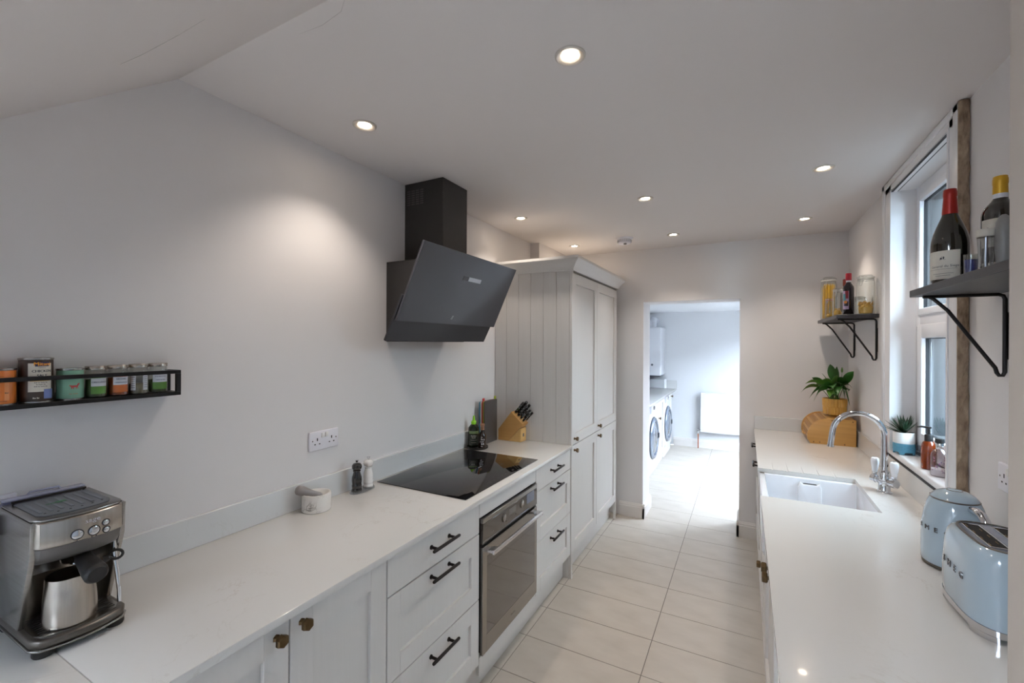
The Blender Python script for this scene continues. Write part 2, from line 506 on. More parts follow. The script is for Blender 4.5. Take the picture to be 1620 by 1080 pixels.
# ------------------------------------------------------------------ kitchen window
win = sempty('window_1', (XR, (WY0 + WY1) / 2, WZ0))
AX = .657
def casing(y0, y1, z0, z1, vertical):
    mb = MB().box(AX + .006, XR, y0, y1, z0, z1, .003, 1)
    if vertical:   # raised outer bead
        s = 1 if y0 > 2.4 else -1
        yo = y1 if s > 0 else y0
        mb.box(AX, AX + .012, min(yo, yo - s * .045), max(yo, yo - s * .045), z0, z1 - .0, .004, 2)
    else:
        mb.box(AX, AX + .012, y0, y1, z1 - .03, z1, .004, 2)
    return mb
casing(2.10, WY0 + .004, 1.057, ZC - .004, True).build('architrave', M['white'], win)
casing(WY1 - .004, 3.068, 1.057, ZC - .004, True).build('architrave', M['white'], win)
casing(2.10, 3.068, WZ1 - .004, ZC - .004, False).build('architrave', M['white'], win)
e = MB(); rnd = random.Random(3)
n = 46
rows = []
for k in range(n + 1):
    z = 1.060 + (2.46 - 1.060) * k / n
    rows.append([(AX + .001 + rnd.uniform(0, .002), 2.097 + rnd.uniform(-.004, .002), z), (AX + .012, 2.094 + rnd.uniform(-.006, .003), z),
                 (AX + .024, 2.095 + rnd.uniform(-.005, .003), z), (XR - .001 + rnd.uniform(-.003, 0), 2.096 + rnd.uniform(-.003, .002), z), (XR - .001, 2.101, z), (AX + .001, 2.101, z)])
e.loft(rows)
e.build('bare_plaster_edge', M['brown'], win, smooth=0)
# lining of the recess
ln_ = MB()
LX = .79
ln_.box(XR - .004, LX, WY1 - .012, WY1, WZ0, WZ1).box(XR - .004, LX, WY0, WY0 + .012, WZ0, WZ1)
ln_.box(XR - .004, LX, WY0, WY1, WZ1 - .012, WZ1)
ln_.box(XR - .02, XR - .005, WY0 + .012, WY1 - .012, WZ1 - .014, WZ1 - .011)
ln_.box(AX + .002, XR - .004, WY1 - .012, WY1, WZ0 + .02, WZ1).box(AX + .002, XR - .004, WY0, WY0 + .012, WZ0 + .02, WZ1)
ln_.build('recess_lining', M['white'], win, smooth=0)
orv = MB()
orv.box(.791, XR + .279, WY1 - .016, WY1 - .0005, WZ0, WZ1).box(.791, XR + .279, WY0 + .0005, WY0 + .016, WZ0, WZ1)
orv.box(.791, XR + .279, WY0 + .016, WY1 - .016, WZ1 - .016, WZ1 - .0005).box(.791, XR + .30, WY0 + .016, WY1 - .016, WZ0 + .0005, WZ0 + .02)
orv.build('outer_reveal', M['outstone'], win, smooth=0)
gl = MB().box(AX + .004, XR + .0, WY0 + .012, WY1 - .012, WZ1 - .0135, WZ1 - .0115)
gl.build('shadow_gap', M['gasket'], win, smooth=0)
# outer frame of the casement, standing at x .735
FX0, FX1 = .760, .792
FY0, FY1, FZ0, FZ1 = WY0 + .012, WY1 - .012, WZ0 + .028, WZ1 - .012
TZ0, TZ1 = 1.693, 1.757
fr = MB()
FW = .062
fr.box(FX0, FX1, FY1 - FW, FY1, FZ0, FZ1, .006).box(FX0, FX1, FY0, FY0 + FW, FZ0, FZ1, .006)
fr.box(FX0 + .001, FX1 - .001, FY0 + FW - .006, FY1 - FW + .006, FZ1 - FW, FZ1, .006).box(FX0 + .001, FX1 - .001, FY0 + FW - .006, FY1 - FW + .006, FZ0, FZ0 + .05, .006)
fr.box(FX0 + .001, FX1 - .001, FY0 + FW - .006, FY1 - FW + .006, TZ0, TZ1, .006)
fr.build('frame', M['upvc'], win)
of = MB()
OX0, OX1, OW = .7925, .842, .10
of.box(OX0, OX1, FY1 - OW, FY1 - .006, FZ0, FZ1 - .005).box(OX0, OX1, FY0 + .006, FY0 + OW, FZ0, FZ1 - .005).box(OX0, OX1, FY0 + OW, FY1 - OW, FZ1 - .09, FZ1 - .005)
of.box(OX0, OX1, FY0 + OW, FY1 - OW, TZ0 - .05, TZ1 + .02).box(OX0, OX1, FY0 + OW, FY1 - OW, FZ0, FZ0 + .10)
of.build('outer_frame', M['outframe'], win, smooth=0)
def light(y0, y1, z0, z1, sw, nm):
    s = MB()
    x0, x1 = FX0 - .010, FX1 - .002
    s.box(x0, x1, y1 - sw, y1, z0, z1, .007).box(x0, x1, y0, y0 + sw, z0, z1, .007)
    s.box(x0 + .001, x1, y0 + sw - .008, y1 - sw + .008, z1 - sw, z1, .007).box(x0 + .001, x1, y0 + sw - .008, y1 - sw + .008, z0, z0 + sw, .007)
    o = s.build(nm, M['upvc'], win)
    g = MB(); t = .006
    gx0, gx1 = FX0 + .008, FX0 + .026
    a0, a1, b0, b1 = y0 + sw - .003, y1 - sw + .003, z0 + sw - .003, z1 - sw + .003
    g.box(gx0, gx1, a1 - t, a1, b0, b1).box(gx0, gx1, a0, a0 + t, b0, b1).box(gx0, gx1, a0, a1, b1 - t, b1).box(gx0, gx1, a0, a1, b0, b0 + t)
    g.build('gasket', M['gasket'], o, smooth=0)
    MB().box(FX0 + .014, FX0 + .018, a0, a1, b0, b1).build('pane', M['pane'], o, smooth=0)
    return o
light(FY0 + FW - .012, FY1 - FW + .012, TZ1 - .010, FZ1 - FW + .012, .034, 'top_light')
sash = light(FY0 + FW - .012, FY1 - FW + .012, FZ0 + .04, TZ0 + .008, .066, 'opening_sash')
g = MB().box(FX0 - .0085, FX0 + .01, FY1 - FW + .0095, FY1 - FW + .0145, FZ0 + .04, TZ0)
g.build('gasket', M['gasket'], sash, smooth=0)
# window board
sl = MB().box(.672, FX0 + .005, 2.105, 3.072, 1.0245, 1.057, .012, 4)
sl.build('window_sill', M['white'], win)
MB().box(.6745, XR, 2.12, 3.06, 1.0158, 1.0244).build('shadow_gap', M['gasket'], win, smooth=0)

# ------------------------------------------------------------------ outside the kitchen window
struct('exterior_sky_screen', MB().box(.98, 3.19, 8.6, 8.8, -.1, 6.5), M['extwall'], smooth=0)  # added wall, hides the bright sky from the kitchen panes
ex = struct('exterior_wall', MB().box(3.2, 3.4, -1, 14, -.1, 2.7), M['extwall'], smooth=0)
struct('exterior_ground', MB().box(.97, 3.2, -1, 14, -.2, -.1), cmat('paving', '#9a9896', .9), smooth=0)
MB().tube([(2.42, 8.54, -.1), (2.42, 8.54, 6.4)], .045, 14).build('drainpipe', cmat('drain', '#6f757b', .5), ex)
MB().box(2.62, 2.75, 8.57, 8.605, .9, 3.4, .01).build('neighbour_window_frame', cmat('frameout', '#8a9096', .5), ex)

# ------------------------------------------------------------------ utility room
struct('wall_utility_far', MB().box(XW, XR + .3, YU, YU + .15, 0, 2.6), M['wallu'], smooth=0)
w = MB()
w.box(XR, XR + .28, Y2, 4.8, 0, 2.6).box(XR, XR + .28, 6.9, YU, 0, 2.6).box(XR, XR + .28, 4.8, 6.9, 2.02, 2.6)
struct('wall_utility_right', w, M['wallu'], smooth=0)
ZU = 2.10
w = MB()
w.box(XW, XR + .28, 5.0, YU, ZU, ZU + .12).box(XW, XR + .28, Y2, 4.70, ZU, ZU + .12).box(XW, -.10, 4.70, 5.0, ZU, ZU + .12).box(.45, XR + .28, 4.70, 5.0, ZU, ZU + .12)  # gap left as an unseen rooflight, added to brighten the room
struct('ceiling_utility', w, M['wallu'], smooth=0)
struct('wall_utility_boxing', MB().box(XW, -1.11, 7.16, YU, .87, 1.045), M['wallu'], smooth=0)

# ------------------------------------------------------------------ recessed ceiling lamps
LAMPS = [(-.466, 1.24, 'recessed chrome ceiling spotlight with starburst glare, largest in view'),
         (-1.336, 1.262, 'recessed ceiling spotlight near left wall between sloping soffit and cooker hood'),
         (.334, 2.605, 'recessed ceiling spotlight above the sink side, nearest the window'),
         (-.527, 2.67, 'recessed ceiling spotlight in the middle of the ceiling, second row from camera'),
         (-1.37, 2.70, 'recessed ceiling spotlight just beyond the black cooker hood chimney'),
         (.356, 3.596, 'recessed ceiling spotlight in far right corner above the jar shelf'),
         (-.505, 3.652, 'recessed ceiling spotlight just past the smoke alarm, above the doorway'),
         (-1.337, 3.688, 'recessed ceiling spotlight over the top of the tall cabinet')]
for x, y, lab in LAMPS:
    t = thing('ceiling_spotlight', lab, 'spotlight', (x, y, ZC), 'recessed ceiling spotlights')
    b = MB().lathe([(.028, .006), (.0275, -.001), (.030, -.004), (.041, -.006), (.0455, -.003), (.046, .0), (.046, .004)], (x, y, ZC), 36)
    b.build('bezel', M['nickel'], t)
    MB().lathe([(0, -.001), (.022, -.001), (.0265, .001), (.0275, .005), (0, .005)], (x, y, ZC), 28).build('lens', M['bulb'], t)
    ld = bpy.data.lights.new('spot_lamp', 'SPOT')
    ld.energy = SPOT_W; ld.color = (1.0, .89, .77)
    ld.spot_size = math.radians(112); ld.spot_blend = .7; ld.shadow_soft_size = .022
    lo = bpy.data.objects.new('spot_lamp', ld); COL.objects.link(lo); lo.parent = t
    lo.location = (0, 0, -.012)
t = thing('smoke_alarm', 'round white smoke alarm on the ceiling above the doorway', 'smoke alarm', (-.876, 3.605, ZC))
MB().lathe([(0, -.047), (.046, -.046), (.052, -.04), (.055, -.012), (.064, -.010), (.067, -.004), (.067, 0), (0, 0)], (-.876, 3.605, ZC), 36).build('body', M['plug'], t)
v = MB()
for i in range(24):
    a = 2 * PI * i / 24
    v.box(-.002, .002, -.0012, .0012, -.036, -.016, T=Matrix.Translation((-.876, 3.605, ZC)) @ Matrix.Rotation(a, 4, 'Z') @ Matrix.Translation((.0545, 0, 0)))
v.build('vent_slot', cmat('ventgrey', '#aaa6a8', .6), t, smooth=0)['kind'] = 'stuff'
MB().lathe([(0, -.056), (.012, -.055), (.013, -.046), (0, -.046)], (-.866, 3.585, ZC), 16).build('test_button', cmat('testgrey', '#75716f', .5), t)

# ================================================================== CABINETS, LEFT RUN
def shaker(name, parent, y0, y1, z0, z1, xf, d, st=.068, rail=.07, slab=False):
    """front whose visible face is at x = xf and looks towards d (+1 / -1); returns the frame object"""
    t = .020
    def bx(mb, a0, a1, b0, b1, f0, f1, bev=0):
        xa, xb = xf - d * f1, xf - d * f0
        return mb.box(min(xa, xb), max(xa, xb), a0, a1, b0, b1, bev, 1)
    mb = MB()
    if slab:
        bx(mb, y0, y1, z0, z1, 0, t, .0018)
        return mb.build(name, M['cab'], parent, smooth=30)
    bx(mb, y0, y0 + st, z0, z1, 0, t, .0012); bx(mb, y1 - st, y1, z0, z1, 0, t, .0012)
    bx(mb, y0 + st, y1 - st, z0, z0 + rail, 0, t); bx(mb, y0 + st, y1 - st, z1 - rail, z1, 0, t)
    o = mb.build(name, M['cab'], parent, smooth=30)
    bx(MB(), y0 + st - .002, y1 - st + .002, z0 + rail - .002, z1 - rail + .002, .012, .0185).build('panel', M['cab'], o, smooth=0)
    return o
def bar_handle(parent, y, z, xf, d, L=.165):
    h = MB()
    xb = xf + d * .034
    h.tube([(xb, y - L / 2, z), (xb, y - L / 2 + .004, z), (xb, y + L / 2 - .004, z), (xb, y + L / 2, z)], [.0048, .0064, .0064, .0048], 12)
    for s in (-1, 1):
        h.tube([(xf, y + s * L * .335, z), (xf + d * .004, y + s * L * .335, z), (xf + d * .005, y + s * L * .335, z), (xb, y + s * L * .335, z)], [.0085, .0085, .0055, .0055], 12)
    return h.build('handle', M['handle'], parent)
def hex_knob(parent, y, z, xf, d, R=.0165):
    k = MB()
    T = Matrix.Translation((xf, y, z)) @ Matrix.Rotation(d * PI / 2, 4, 'Y')
    k.lathe([(0, 0), (.010, 0), (.009, .003), (.0065, .006), (.0065, .015), (R * .8, .016), (R, .019), (R, .028), (R * .86, .032), (0, .033)], (0, 0, 0), 6, T=T)
    return k.build('knob', M['bronze'], parent, smooth=25)
FXL = -1.045
ZD0, ZD1, PLX = .165, .884, -1.097
def carcass(parent, y0, y1, x0=XW + .004, x1=FXL - .022, z0=.15, z1=.888):
    return MB().box(x0, x1, y0 + .0008, y1 - .0008, z0, z1).build('carcass', M['cabin'], parent, smooth=0)

# corner door unit
b = thing('base_cabinet', 'pale grey base cabinet with two panelled doors and bronze knobs beside coffee machine', 'cabinet', (FXL, .74, 0))
carcass(b, -.30, 1.092)
d1 = shaker('door', b, .742, 1.0905, ZD0, ZD1, FXL, 1); hex_knob(d1, .775, .855, FXL, 1)
d2 = shaker('door', b, .39, .738, ZD0, ZD1, FXL, 1); hex_knob(d2, .703, .853, FXL, 1)
shaker('door', b, .04, .386, ZD0, ZD1, FXL, 1)
def drawer_unit(y0, y1, hy, lab, L):
    b = thing('drawer_cabinet', lab, 'cabinet', (FXL, (y0 + y1) / 2, 0))
    carcass(b, y0 - .003, y1 + .003)
    for z0, z1, slab, hz in ((.753, ZD1, True, .830), (.460, .749, False, .718), (ZD0, .456, False, .416)):
        f = shaker('drawer', b, y0, y1, z0, z1, FXL, 1, .062, .076, slab)
        bar_handle(f, hy, hz, FXL, 1, L)
    return b
drawer_unit(1.096, 1.664, 1.380, 'wide three drawer base cabinet with black bar handles, left of the oven', .168)
drawer_unit(2.267, 2.822, 2.535, 'three drawer base cabinet between oven and tall cabinet, black bar handles', .17)
# oven housing
b = thing('oven_housing', 'pale grey cabinet housing the oven, blank panels above and below it', 'cabinet', (FXL, 1.966, 0))
hs = MB().box(XW + .004, FXL - .022, 1.668, 1.676, .15, .888).box(XW + .004, FXL - .022, 2.2575, 2.263, .15, .888).box(XW + .004, FXL - .022, 1.676, 2.2575, .15, .19).box(XW + .004, FXL - .022, 1.676, 2.2575, .82, .888)
hs.build('carcass', M['cabin'], b, smooth=0)
MB().box(FXL - .02, FXL, 1.668, 2.263, .818, ZD1, .0015, 1).build('top_panel', M['cab'], b)
MB().box(FXL - .02, FXL, 1.668, 2.263, .110, .193, .0015, 1).build('bottom_panel', M['cab'], b)
# kickboards
k = MB().box(PLX - .016, PLX, -.3, 2.8235, .004, .15).build('kickboard', M['cab'], None, 0)
recenter(k, (PLX, 1.3, 0)); tag(k, 'long pale grey kickboard under the left hand base cabinets', 'kickboard')

# oven
OY0, OY1 = 1.6785, 2.2555
ov = thing('built_in_oven', 'built-in stainless steel single oven with dark glass door and bar handle', 'oven', (FXL, 1.966, .195))
MB().box(-1.60, FXL - .004, OY0 + .01, OY1 - .01, .2, .806).build('body', M['hole'], ov, smooth=0)
tr = MB().box(FXL - .004, FXL + .012, OY0, OY1, .789, .811, .001, 1).build('top_trim', M['steel'], ov)
fa = MB().box(FXL - .004, FXL + .011, OY0, OY1, .697, .788, .001, 1).build('control_panel', M['ovenglass'], ov)
def oven_knob(y, z):
    T = Matrix.Translation((FXL + .011, y, z)) @ Matrix.Rotation(PI / 2, 4, 'Y')
    MB().lathe([(.021, 0), (.021, .002), (.019, .0025), (.0185, .001), (0, .001)], (0, 0, 0), 28, T=T).build('knob_ring', M['darksteel'], fa)
    MB().lathe([(0, 0), (.017, 0), (.017, .004), (.0155, .005), (0, .005)], (0, 0, 0), 28, T=T).build('knob', M['steel'], fa)
oven_knob(1.872, .753); oven_knob(2.066, .757)
MB().box(FXL + .0105, FXL + .0117, 1.925, 1.998, .744, .776).build('display', cmat('lcd', '#7c7874', .2), fa, smooth=0)
l7 = MB(); text_mb(l7, '12:08', .022, on_plane((FXL + .0119, 1.962, .760), (0, 1, 0), (0, 0, 1)))
l7.build('clock_digits', cmat('lcdtext', '#5a5652', .4), fa, smooth=0)
for y, z in ((1.768, .728), (1.9, .725), (2.0, .728)):
    MB().box(FXL + .011, FXL + .0125, y - .005, y + .005, z - .003, z + .003, .001, 1).build('button', M['darksteel'], fa)
MB().box(FXL + .0108, FXL + .0117, 2.125, 2.215, .735, .787).build('energy_sticker', cmat('sticker', '#6f7484', .25), fa, smooth=0)
MB().box(FXL - .02, FXL - .003, OY0, OY1, .682, .696).build('shadow_gap', M['hole'], ov, smooth=0)
GY0, GY1, GZ0, GZ1 = 1.715, 2.229, .276, .635
dr = MB()
dr.box(FXL - .004, FXL + .011, OY0, GY0, .197, .682, .001, 1).box(FXL - .004, FXL + .011, GY1, OY1, .197, .682, .001, 1)
dr.box(FXL - .004, FXL + .011, GY0, GY1, .197, GZ0).box(FXL - .004, FXL + .011, GY0, GY1, GZ1, .682)
door = dr.build('door', M['steel'], ov, smooth=20)
MB().box(FXL - .004, FXL + .0102, GY0, GY1, GZ0, GZ1).build('glass', M['ovenglass'], door, smooth=0)
hm = MB()
hx, hz = FXL + .052, .662
hm.box(hx - .006, hx + .006, 1.700, 2.236, hz - .010, hz + .010, .002, 2)
for s, yy in ((1, 1.700), (-1, 2.236)):
    ya, yb = sorted((yy, yy + s * .05))
    hm.prism([(FXL + .008, yy), (hx - .003, yy), (hx - .003, yy + s * .055), (hx - .02, yy + s * .05), (FXL + .008, yy + s * .03)], 'z', hz - .006, hz + .007, .002, 1)
hm.build('handle', cmat('ovenhandle', '#e4e4e8', .22, metal=.9), door)
lg = MB()
for i, w_ in enumerate((.009, .006, .008, .006, .007)):
    lg.box(FXL + .0108, FXL + .0114, 1.950 + i * .0095, 1.950 + i * .0095 + w_ * .8, .233, .2385 + (.003 if i in (0, 3) else 0))
lg.build('badge', M['darksteel'], door, smooth=0)

# worktop and upstand, left
QZ = .91
wt = MB().box(XW + .001, -1.032, .3895, 2.8235, .8885, QZ, .002, 2).build('worktop', M['quartz'])
recenter(wt, (-1.34, 1.6, .8885)); tag(wt, 'long pale quartz worktop along the left wall, under the hob', 'worktop')
wt = MB().box(XW + .001, -1.032, -.35, .3885, .8885, QZ, .002, 2).build('worktop', M['quartz'])
recenter(wt, (-1.34, 0, .8885)); tag(wt, 'short end piece of quartz worktop before the joint, under the coffee machine', 'worktop')
us = MB().box(XW + .001, -1.630, -.35, 2.8235, QZ, 1.014, .0015, 1).build('upstand', M['upstand'])
recenter(us, (-1.638, 1.2, QZ)); tag(us, 'low quartz upstand along the left wall behind the hob', 'upstand')

# hob
h = thing('induction_hob', 'flat black glass induction hob set in the left worktop', 'hob', (-1.344, 1.989, QZ))
MB().box(-1.6076, -1.0805, 1.6084, 2.3699, QZ + .0004, QZ + .0046, .0018, 2).build('glass_top', M['hob'], h)
z = QZ + .0047
def ring(c, r, w=.0012):
    return MB().lathe([(r - w, 0), (r + w, 0), (r + w, .0001), (r - w, .0001), (r - w, 0)], (c[0], c[1], z), 48)
zm = cmat('hobprint', '#3a3a3f', .3)
for cx, cy, r in ((-1.46, 1.80, .095), (-1.22, 1.80, .075), (-1.46, 2.18, .075), (-1.22, 2.18, .095)):
    mk = MB()
    for a, b_ in ((1, 0), (0, 1)):
        mk.box(cx - .012 * a - .0006 * b_, cx + .012 * a + .0006 * b_, cy - .012 * b_ - .0006 * a, cy + .012 * b_ + .0006 * a, z, z + .0001)
    mk.build('zone_mark', zm, h, smooth=0)
mk = MB()
for i in range(7): mk.box(-1.115, -1.105, 1.86 + i * .04, 1.872 + i * .04, z, z + .0001)
mk.build('touch_controls', zm, h, smooth=0)
mk = MB().box(-1.300, -1.294, 2.055, 2.085, z, z + .0001).build('badge', cmat('hobbadge', '#b9bbc2', .3), h, smooth=0)

# ------------------------------------------------------------------ tall cabinet
TXF = -1.040
TY0_, TY1_ = 2.826, 4.0
tc = thing('tall_cabinet', 'tall pale grey four door larder cabinet with boarded side and moulded cornice', 'cabinet', (-1.34, 3.4, 0))
ZT = 2.098
MB().box(XW + .004, TXF - .022, 2.846, 3.982, .15, ZT).build('carcass', M['cabin'], tc, smooth=0)
side = MB().box(XW + .002, TXF + .002, 2.8355, 2.846, .0, ZT).build('side_panel', M['cab'], tc, smooth=0)
MB().box(TXF - .016, TXF + .002, 2.8245, 2.8355, 0, ZT, .001, 1).build('side_stile', M['cab'], tc, smooth=30)
n = 6
xs = [XW + .002 + (TXF - .018 - XW) * i / n for i in range(n + 1)]
xs[-1] = TXF - .0165
for i in range(n):
    # beaded tongue-and-groove board
    p = MB().prism([(xs[i] + .0004, 2.8355), (xs[i] + .0004, 2.8268), (xs[i] + .0022, 2.8245), (xs[i + 1] - .0022, 2.8245), (xs[i + 1] - .0004, 2.8268), (xs[i + 1] - .0004, 2.8355)], 'z', .0, ZT)
    p.build('plank', M['cab'], tc, smooth=20)
MB().box(TXF - .022, TXF, 3.984, TY1_, 0, ZT, .001, 1).build('end_stile', M['cab'], tc, smooth=30)
for z0, z1, kz in ((.906, 2.083, .945), (ZD0, .900, .866)):
    for y0, y1 in ((2.850, 3.398), (3.402, 3.982)):
        d = shaker('door', tc, y0, y1, z0, z1, TXF, 1, .058, .07)
        hex_knob(d, y0 + .030, kz, TXF, 1, .015)
MB().box(PLX - .018, PLX - .002, 2.846, 3.98, .004, .15).build('kickboard', M['cab'], tc, smooth=0)
# cornice swept round the near side and the front
prof = [(0, 0), (.010, 0), (.014, .012), (.030, .036), (.046, .056), (.056, .064), (.062, .072), (.062, .090), (0, .090)]
def cor(path):
    rings = []
    for P, out in path:
        rings.append([(P[0] + out[0] * a, P[1] + out[1] * a, ZT + b) for a, b in prof])
    return MB().loft(rings)
xo, yo, ye = TXF + .002, 2.8245, TY1_
cor([((XW + .002, yo), (0, -1)), ((xo, yo), (1, -1)), ((xo, ye), (1, 1)), ((XW + .002, ye), (0, 1))]).build('cornice', M['cab'], tc, smooth=25)
MB().box(XW + .004, xo, yo + .002, ye - .002, ZT + .001, ZT + .014).build('top_board', M['cabin'], tc, smooth=0)

# ------------------------------------------------------------------ cooker hood
hd = thing('cooker_hood', 'angled black glass cooker hood with square chimney over the hob', 'cooker hood', (XW, 1.955, 1.6))
MB().box(XW + .001, -1.388, 1.842, 2.066, 2.018, ZC - .001, .001, 1).build('chimney', M['hood'], hd)
sl_ = MB()
for r in range(7):
    for q in range(4):
        x0 = -1.628 + q * .03
        sl_.box(x0, x0 + .022, 1.8408, 1.8425, 2.345 + r * .012, 2.351 + r * .012)
sl_.build('vent_slots', cmat('slotgrey', '#4d4947', .5), hd, smooth=0)['kind'] = 'stuff'
bd = MB().prism([(XW + .001, 1.607), (-1.50, 1.607), (-1.33, 2.018), (XW + .001, 2.018)], 'y', 1.705, 2.205)
bd.build('body', M['hood'], hd, smooth=20)
def slab(p0, p1, y0, y1, t):
    """glass slab from bottom line p0 (x,z) to top line p1, thickness t towards the wall"""
    dx, dz = p1[0] - p0[0], p1[1] - p0[1]
    L = math.hypot(dx, dz); nx, nz = -dz / L * t, dx / L * t
    return MB().prism([p0, p1, (p1[0] + nx, p1[1] + nz), (p0[0] + nx, p0[1] + nz)], 'y', y0, y1, .0015, 1)
HY0, HY1 = 1.525, 2.403
P0, P1 = (-1.407, 1.702), (-1.247, 2.052)
gp = slab(P0, P1, HY0, HY1, .012).build('front_glass', M['hoodglass'], hd)
slab((-1.480, 1.609), (-1.372, 1.818), HY0 + .002, HY1 - .002, .012).build('lower_glass', M['hoodlow'], hd)
bk = MB().prism([(-1.495, 1.620), (-1.275, 2.035), (-1.335, 2.018), (-1.52, 1.63)], 'y', 1.60, 2.33)
bk.build('filter_housing', M['hood'], hd, smooth=20)
u = Vector((P1[0] - P0[0], 0, P1[1] - P0[1])).normalized()
nrm = Vector((u.z, 0, -u.x))
def on_glass(f, off=.001): return Vector((P0[0], 0, P0[1])) + u * f + nrm * off
o = on_glass(.262)
T = Matrix.Translation((o.x, 1.985, o.z)) @ Matrix(((u.z, 0, u.x, 0), (0, 1, 0, 0), (-u.x, 0, u.z, 0), (0, 0, 0, 1)))
MB().box(-.0005, .0008, -.085, .085, -.011, .011, T=T).build('control_display', cmat('hooddisp', '#c3c8d2', .3), gp, smooth=0)
MB().box(-.0004, .0010, -.085, -.035, -.011, .011, T=T).build('touch_strip', cmat('hoodtouch', '#3c3b40', .2), gp, smooth=0)
o = on_glass(.038)
lg = MB(); text_mb(lg, '//', .030, on_plane((o.x + nrm.x * .0006, 1.93, o.z), (0, 1, 0), u), .0004)
lg.build('badge', cmat('hoodbadge', '#d5d6da', .3), gp, smooth=0)

# ================================================================== RIGHT RUN
FXR = .082
RW0 = .066
def rcarc(parent, y0, y1, z1=.888):
    return MB().box(FXR + .022, XR - .03, y0 + .0008, y1 - .0008, .15, z1).build('carcass', M['cabin'], parent, smooth=0)
SY0, SY1 = 2.312, 2.825
b = thing('base_cabinet', 'pale base cabinet with bronze knob door at the near end of right run', 'cabinet', (FXR, 1.4, 0))
rcarc(b, 1.05, 1.658)
d = shaker('door', b, 1.053, 1.655, ZD0, ZD1, FXR, -1); hex_knob(d, 1.625, .855, FXR, -1, .018)
b = thing('base_cabinet', 'pale base cabinet with bronze knob door between near cabinet and sink', 'cabinet', (FXR, 1.97, 0))
rcarc(b, 1.660, 2.280)
d = shaker('door', b, 1.662, 2.278, ZD0, ZD1, FXR, -1); hex_knob(d, 1.695, .855, FXR, -1, .018)
b = thing('sink_cabinet', 'pale cabinet under the white sink with low doors and bronze knob', 'cabinet', (FXR, 2.56, 0))
MB().box(FXR + .022, XR - .03, 2.2815, 2.8535, .15, .60).build('carcass', M['cabin'], b, smooth=0)
d = shaker('door', b, 2.284, 2.566, ZD0, .63, FXR, -1); hex_knob(d, 2.315, .592, FXR, -1, .017)
shaker('door', b, 2.570, 2.852, ZD0, .63, FXR, -1)
MB().box(FXR, FXR + .02, 2.284, 2.300, .632, ZD1).box(FXR, FXR + .02, 2.838, 2.852, .632, ZD1).build('stile', M['cab'], b, smooth=0)
for y0, y1, hy, lab in ((2.856, 3.405, 3.13, 'pale drawer cabinet with black bar handle just beyond the sink'),
                        (3.410, 4.10, 3.70, 'pale drawer cabinet with black bar handle in far corner by doorway')):
    b = thing('drawer_cabinet', lab, 'cabinet', (FXR, (y0 + y1) / 2, 0))
    rcarc(b, y0 - .002, y1 + .002)
    for z0, z1, slab_ in ((.753, ZD1, True), (.460, .749, False), (ZD0, .456, False)):
        f = shaker('drawer', b, y0, y1, z0, z1, FXR, -1, .062, .076, slab_)
        if slab_: bar_handle(f, hy, .858, FXR, -1, .13)
k = MB().box(.135, .151, 1.05, 4.105, .004, .15).build('kickboard', M['cab'], None, 0)
recenter(k, (.143, 2.5, 0)); tag(k, 'pale grey kickboard under the cabinets on the sink side', 'kickboard')

wt = MB()
wt.box(RW0, .689, 1.047, SY0, .8885, QZ).box(.502, .689, SY0, SY1, .8885, QZ)
x_e = RW0
# the part beyond the sink, with five shallow drainer grooves cut towards the bowl
gx = [(.136, 3.03), (.207, 3.06), (.277, 2.99), (.346, 2.97), (.419, 2.92)]
gw = .004
xs = [RW0] + [v for x, _ in gx for v in (x - gw, x + gw)] + [.689]
wt.box(RW0, .689, 3.08, 4.1255, .8885, QZ)
for a, b_ in zip(xs[:-1:2], xs[1::2]):
    wt.box(a, b_, SY1, 3.08, .8885, QZ)
for x, ye in gx:
    wt.prism([(SY1, .8885), (SY1, QZ - .004), (ye, QZ), (3.08, QZ), (3.08, .8885)], 'x', x - gw, x + gw)
o = wt.build('worktop', M['quartz'], None, 20)
recenter(o, (.36, 2.6, .8885)); tag(o, 'pale quartz worktop around the sink with drainer grooves, under the window', 'worktop')
us = MB().box(.675, .6895, 1.047, 4.1255, QZ, 1.0155, .0015, 1).box(RW0 + .002, .675, 4.111, 4.1255, QZ, 1.014, .0015, 1).build('upstand', M['upstand'])
recenter(us, (.6, 3.4, QZ)); tag(us, 'quartz upstand along the window wall and far corner behind bread bin', 'upstand')

# sink
sk = thing('ceramic_sink', 'white ceramic butler sink set into the right worktop', 'sink', (.3, 2.57, .64))
a0, a1, b0, b1, zt, zb = .070, .535, 2.303, 2.835, .8875, .655
t_ = .030
s = MB()
s.box(a0, a0 + t_, b0, b1, zb, zt, .006, 3).box(a1 - t_, a1, b0, b1, zb, zt, .006, 3)
s.box(a0 + .006, a1 - .006, b0, b0 + t_, zb, zt - .0004, .006, 3).box(a0 + .006, a1 - .006, b1 - t_, b1, zb, zt - .0004, .006, 3)
s.box(a0 + .006, a1 - .006, b0 + .006, b1 - .006, zb - .015, zb + .02, .006, 3)
s.build('basin', M['sink'], sk)
wv = MB().prism([(.255, .652), (.252, .848), (.262, .872), (.275, .862), (.335, .862), (.348, .872), (.358, .848), (.355, .652)], 'y', b1 - t_ - .028, b1 - t_ + .002, .007, 3)
wv.build('overflow_weir', M['sink'], sk)
MB().box(.275, .335, b1 - t_ - .021, b1 - t_ + .001, .853, .8625).build('overflow_slot', M['hole'], sk, smooth=0)
MB().lathe([(.045, .0), (.045, .004), (.036, .005), (.03, .001), (0, .001)], (.3, 2.55, zb + .02), 28).build('plughole', M['chrome'], sk)
MB().box(.074, .096, 2.806, 2.834, .8878, .8884).build('fixing_clip', M['bronze'], sk, smooth=0)

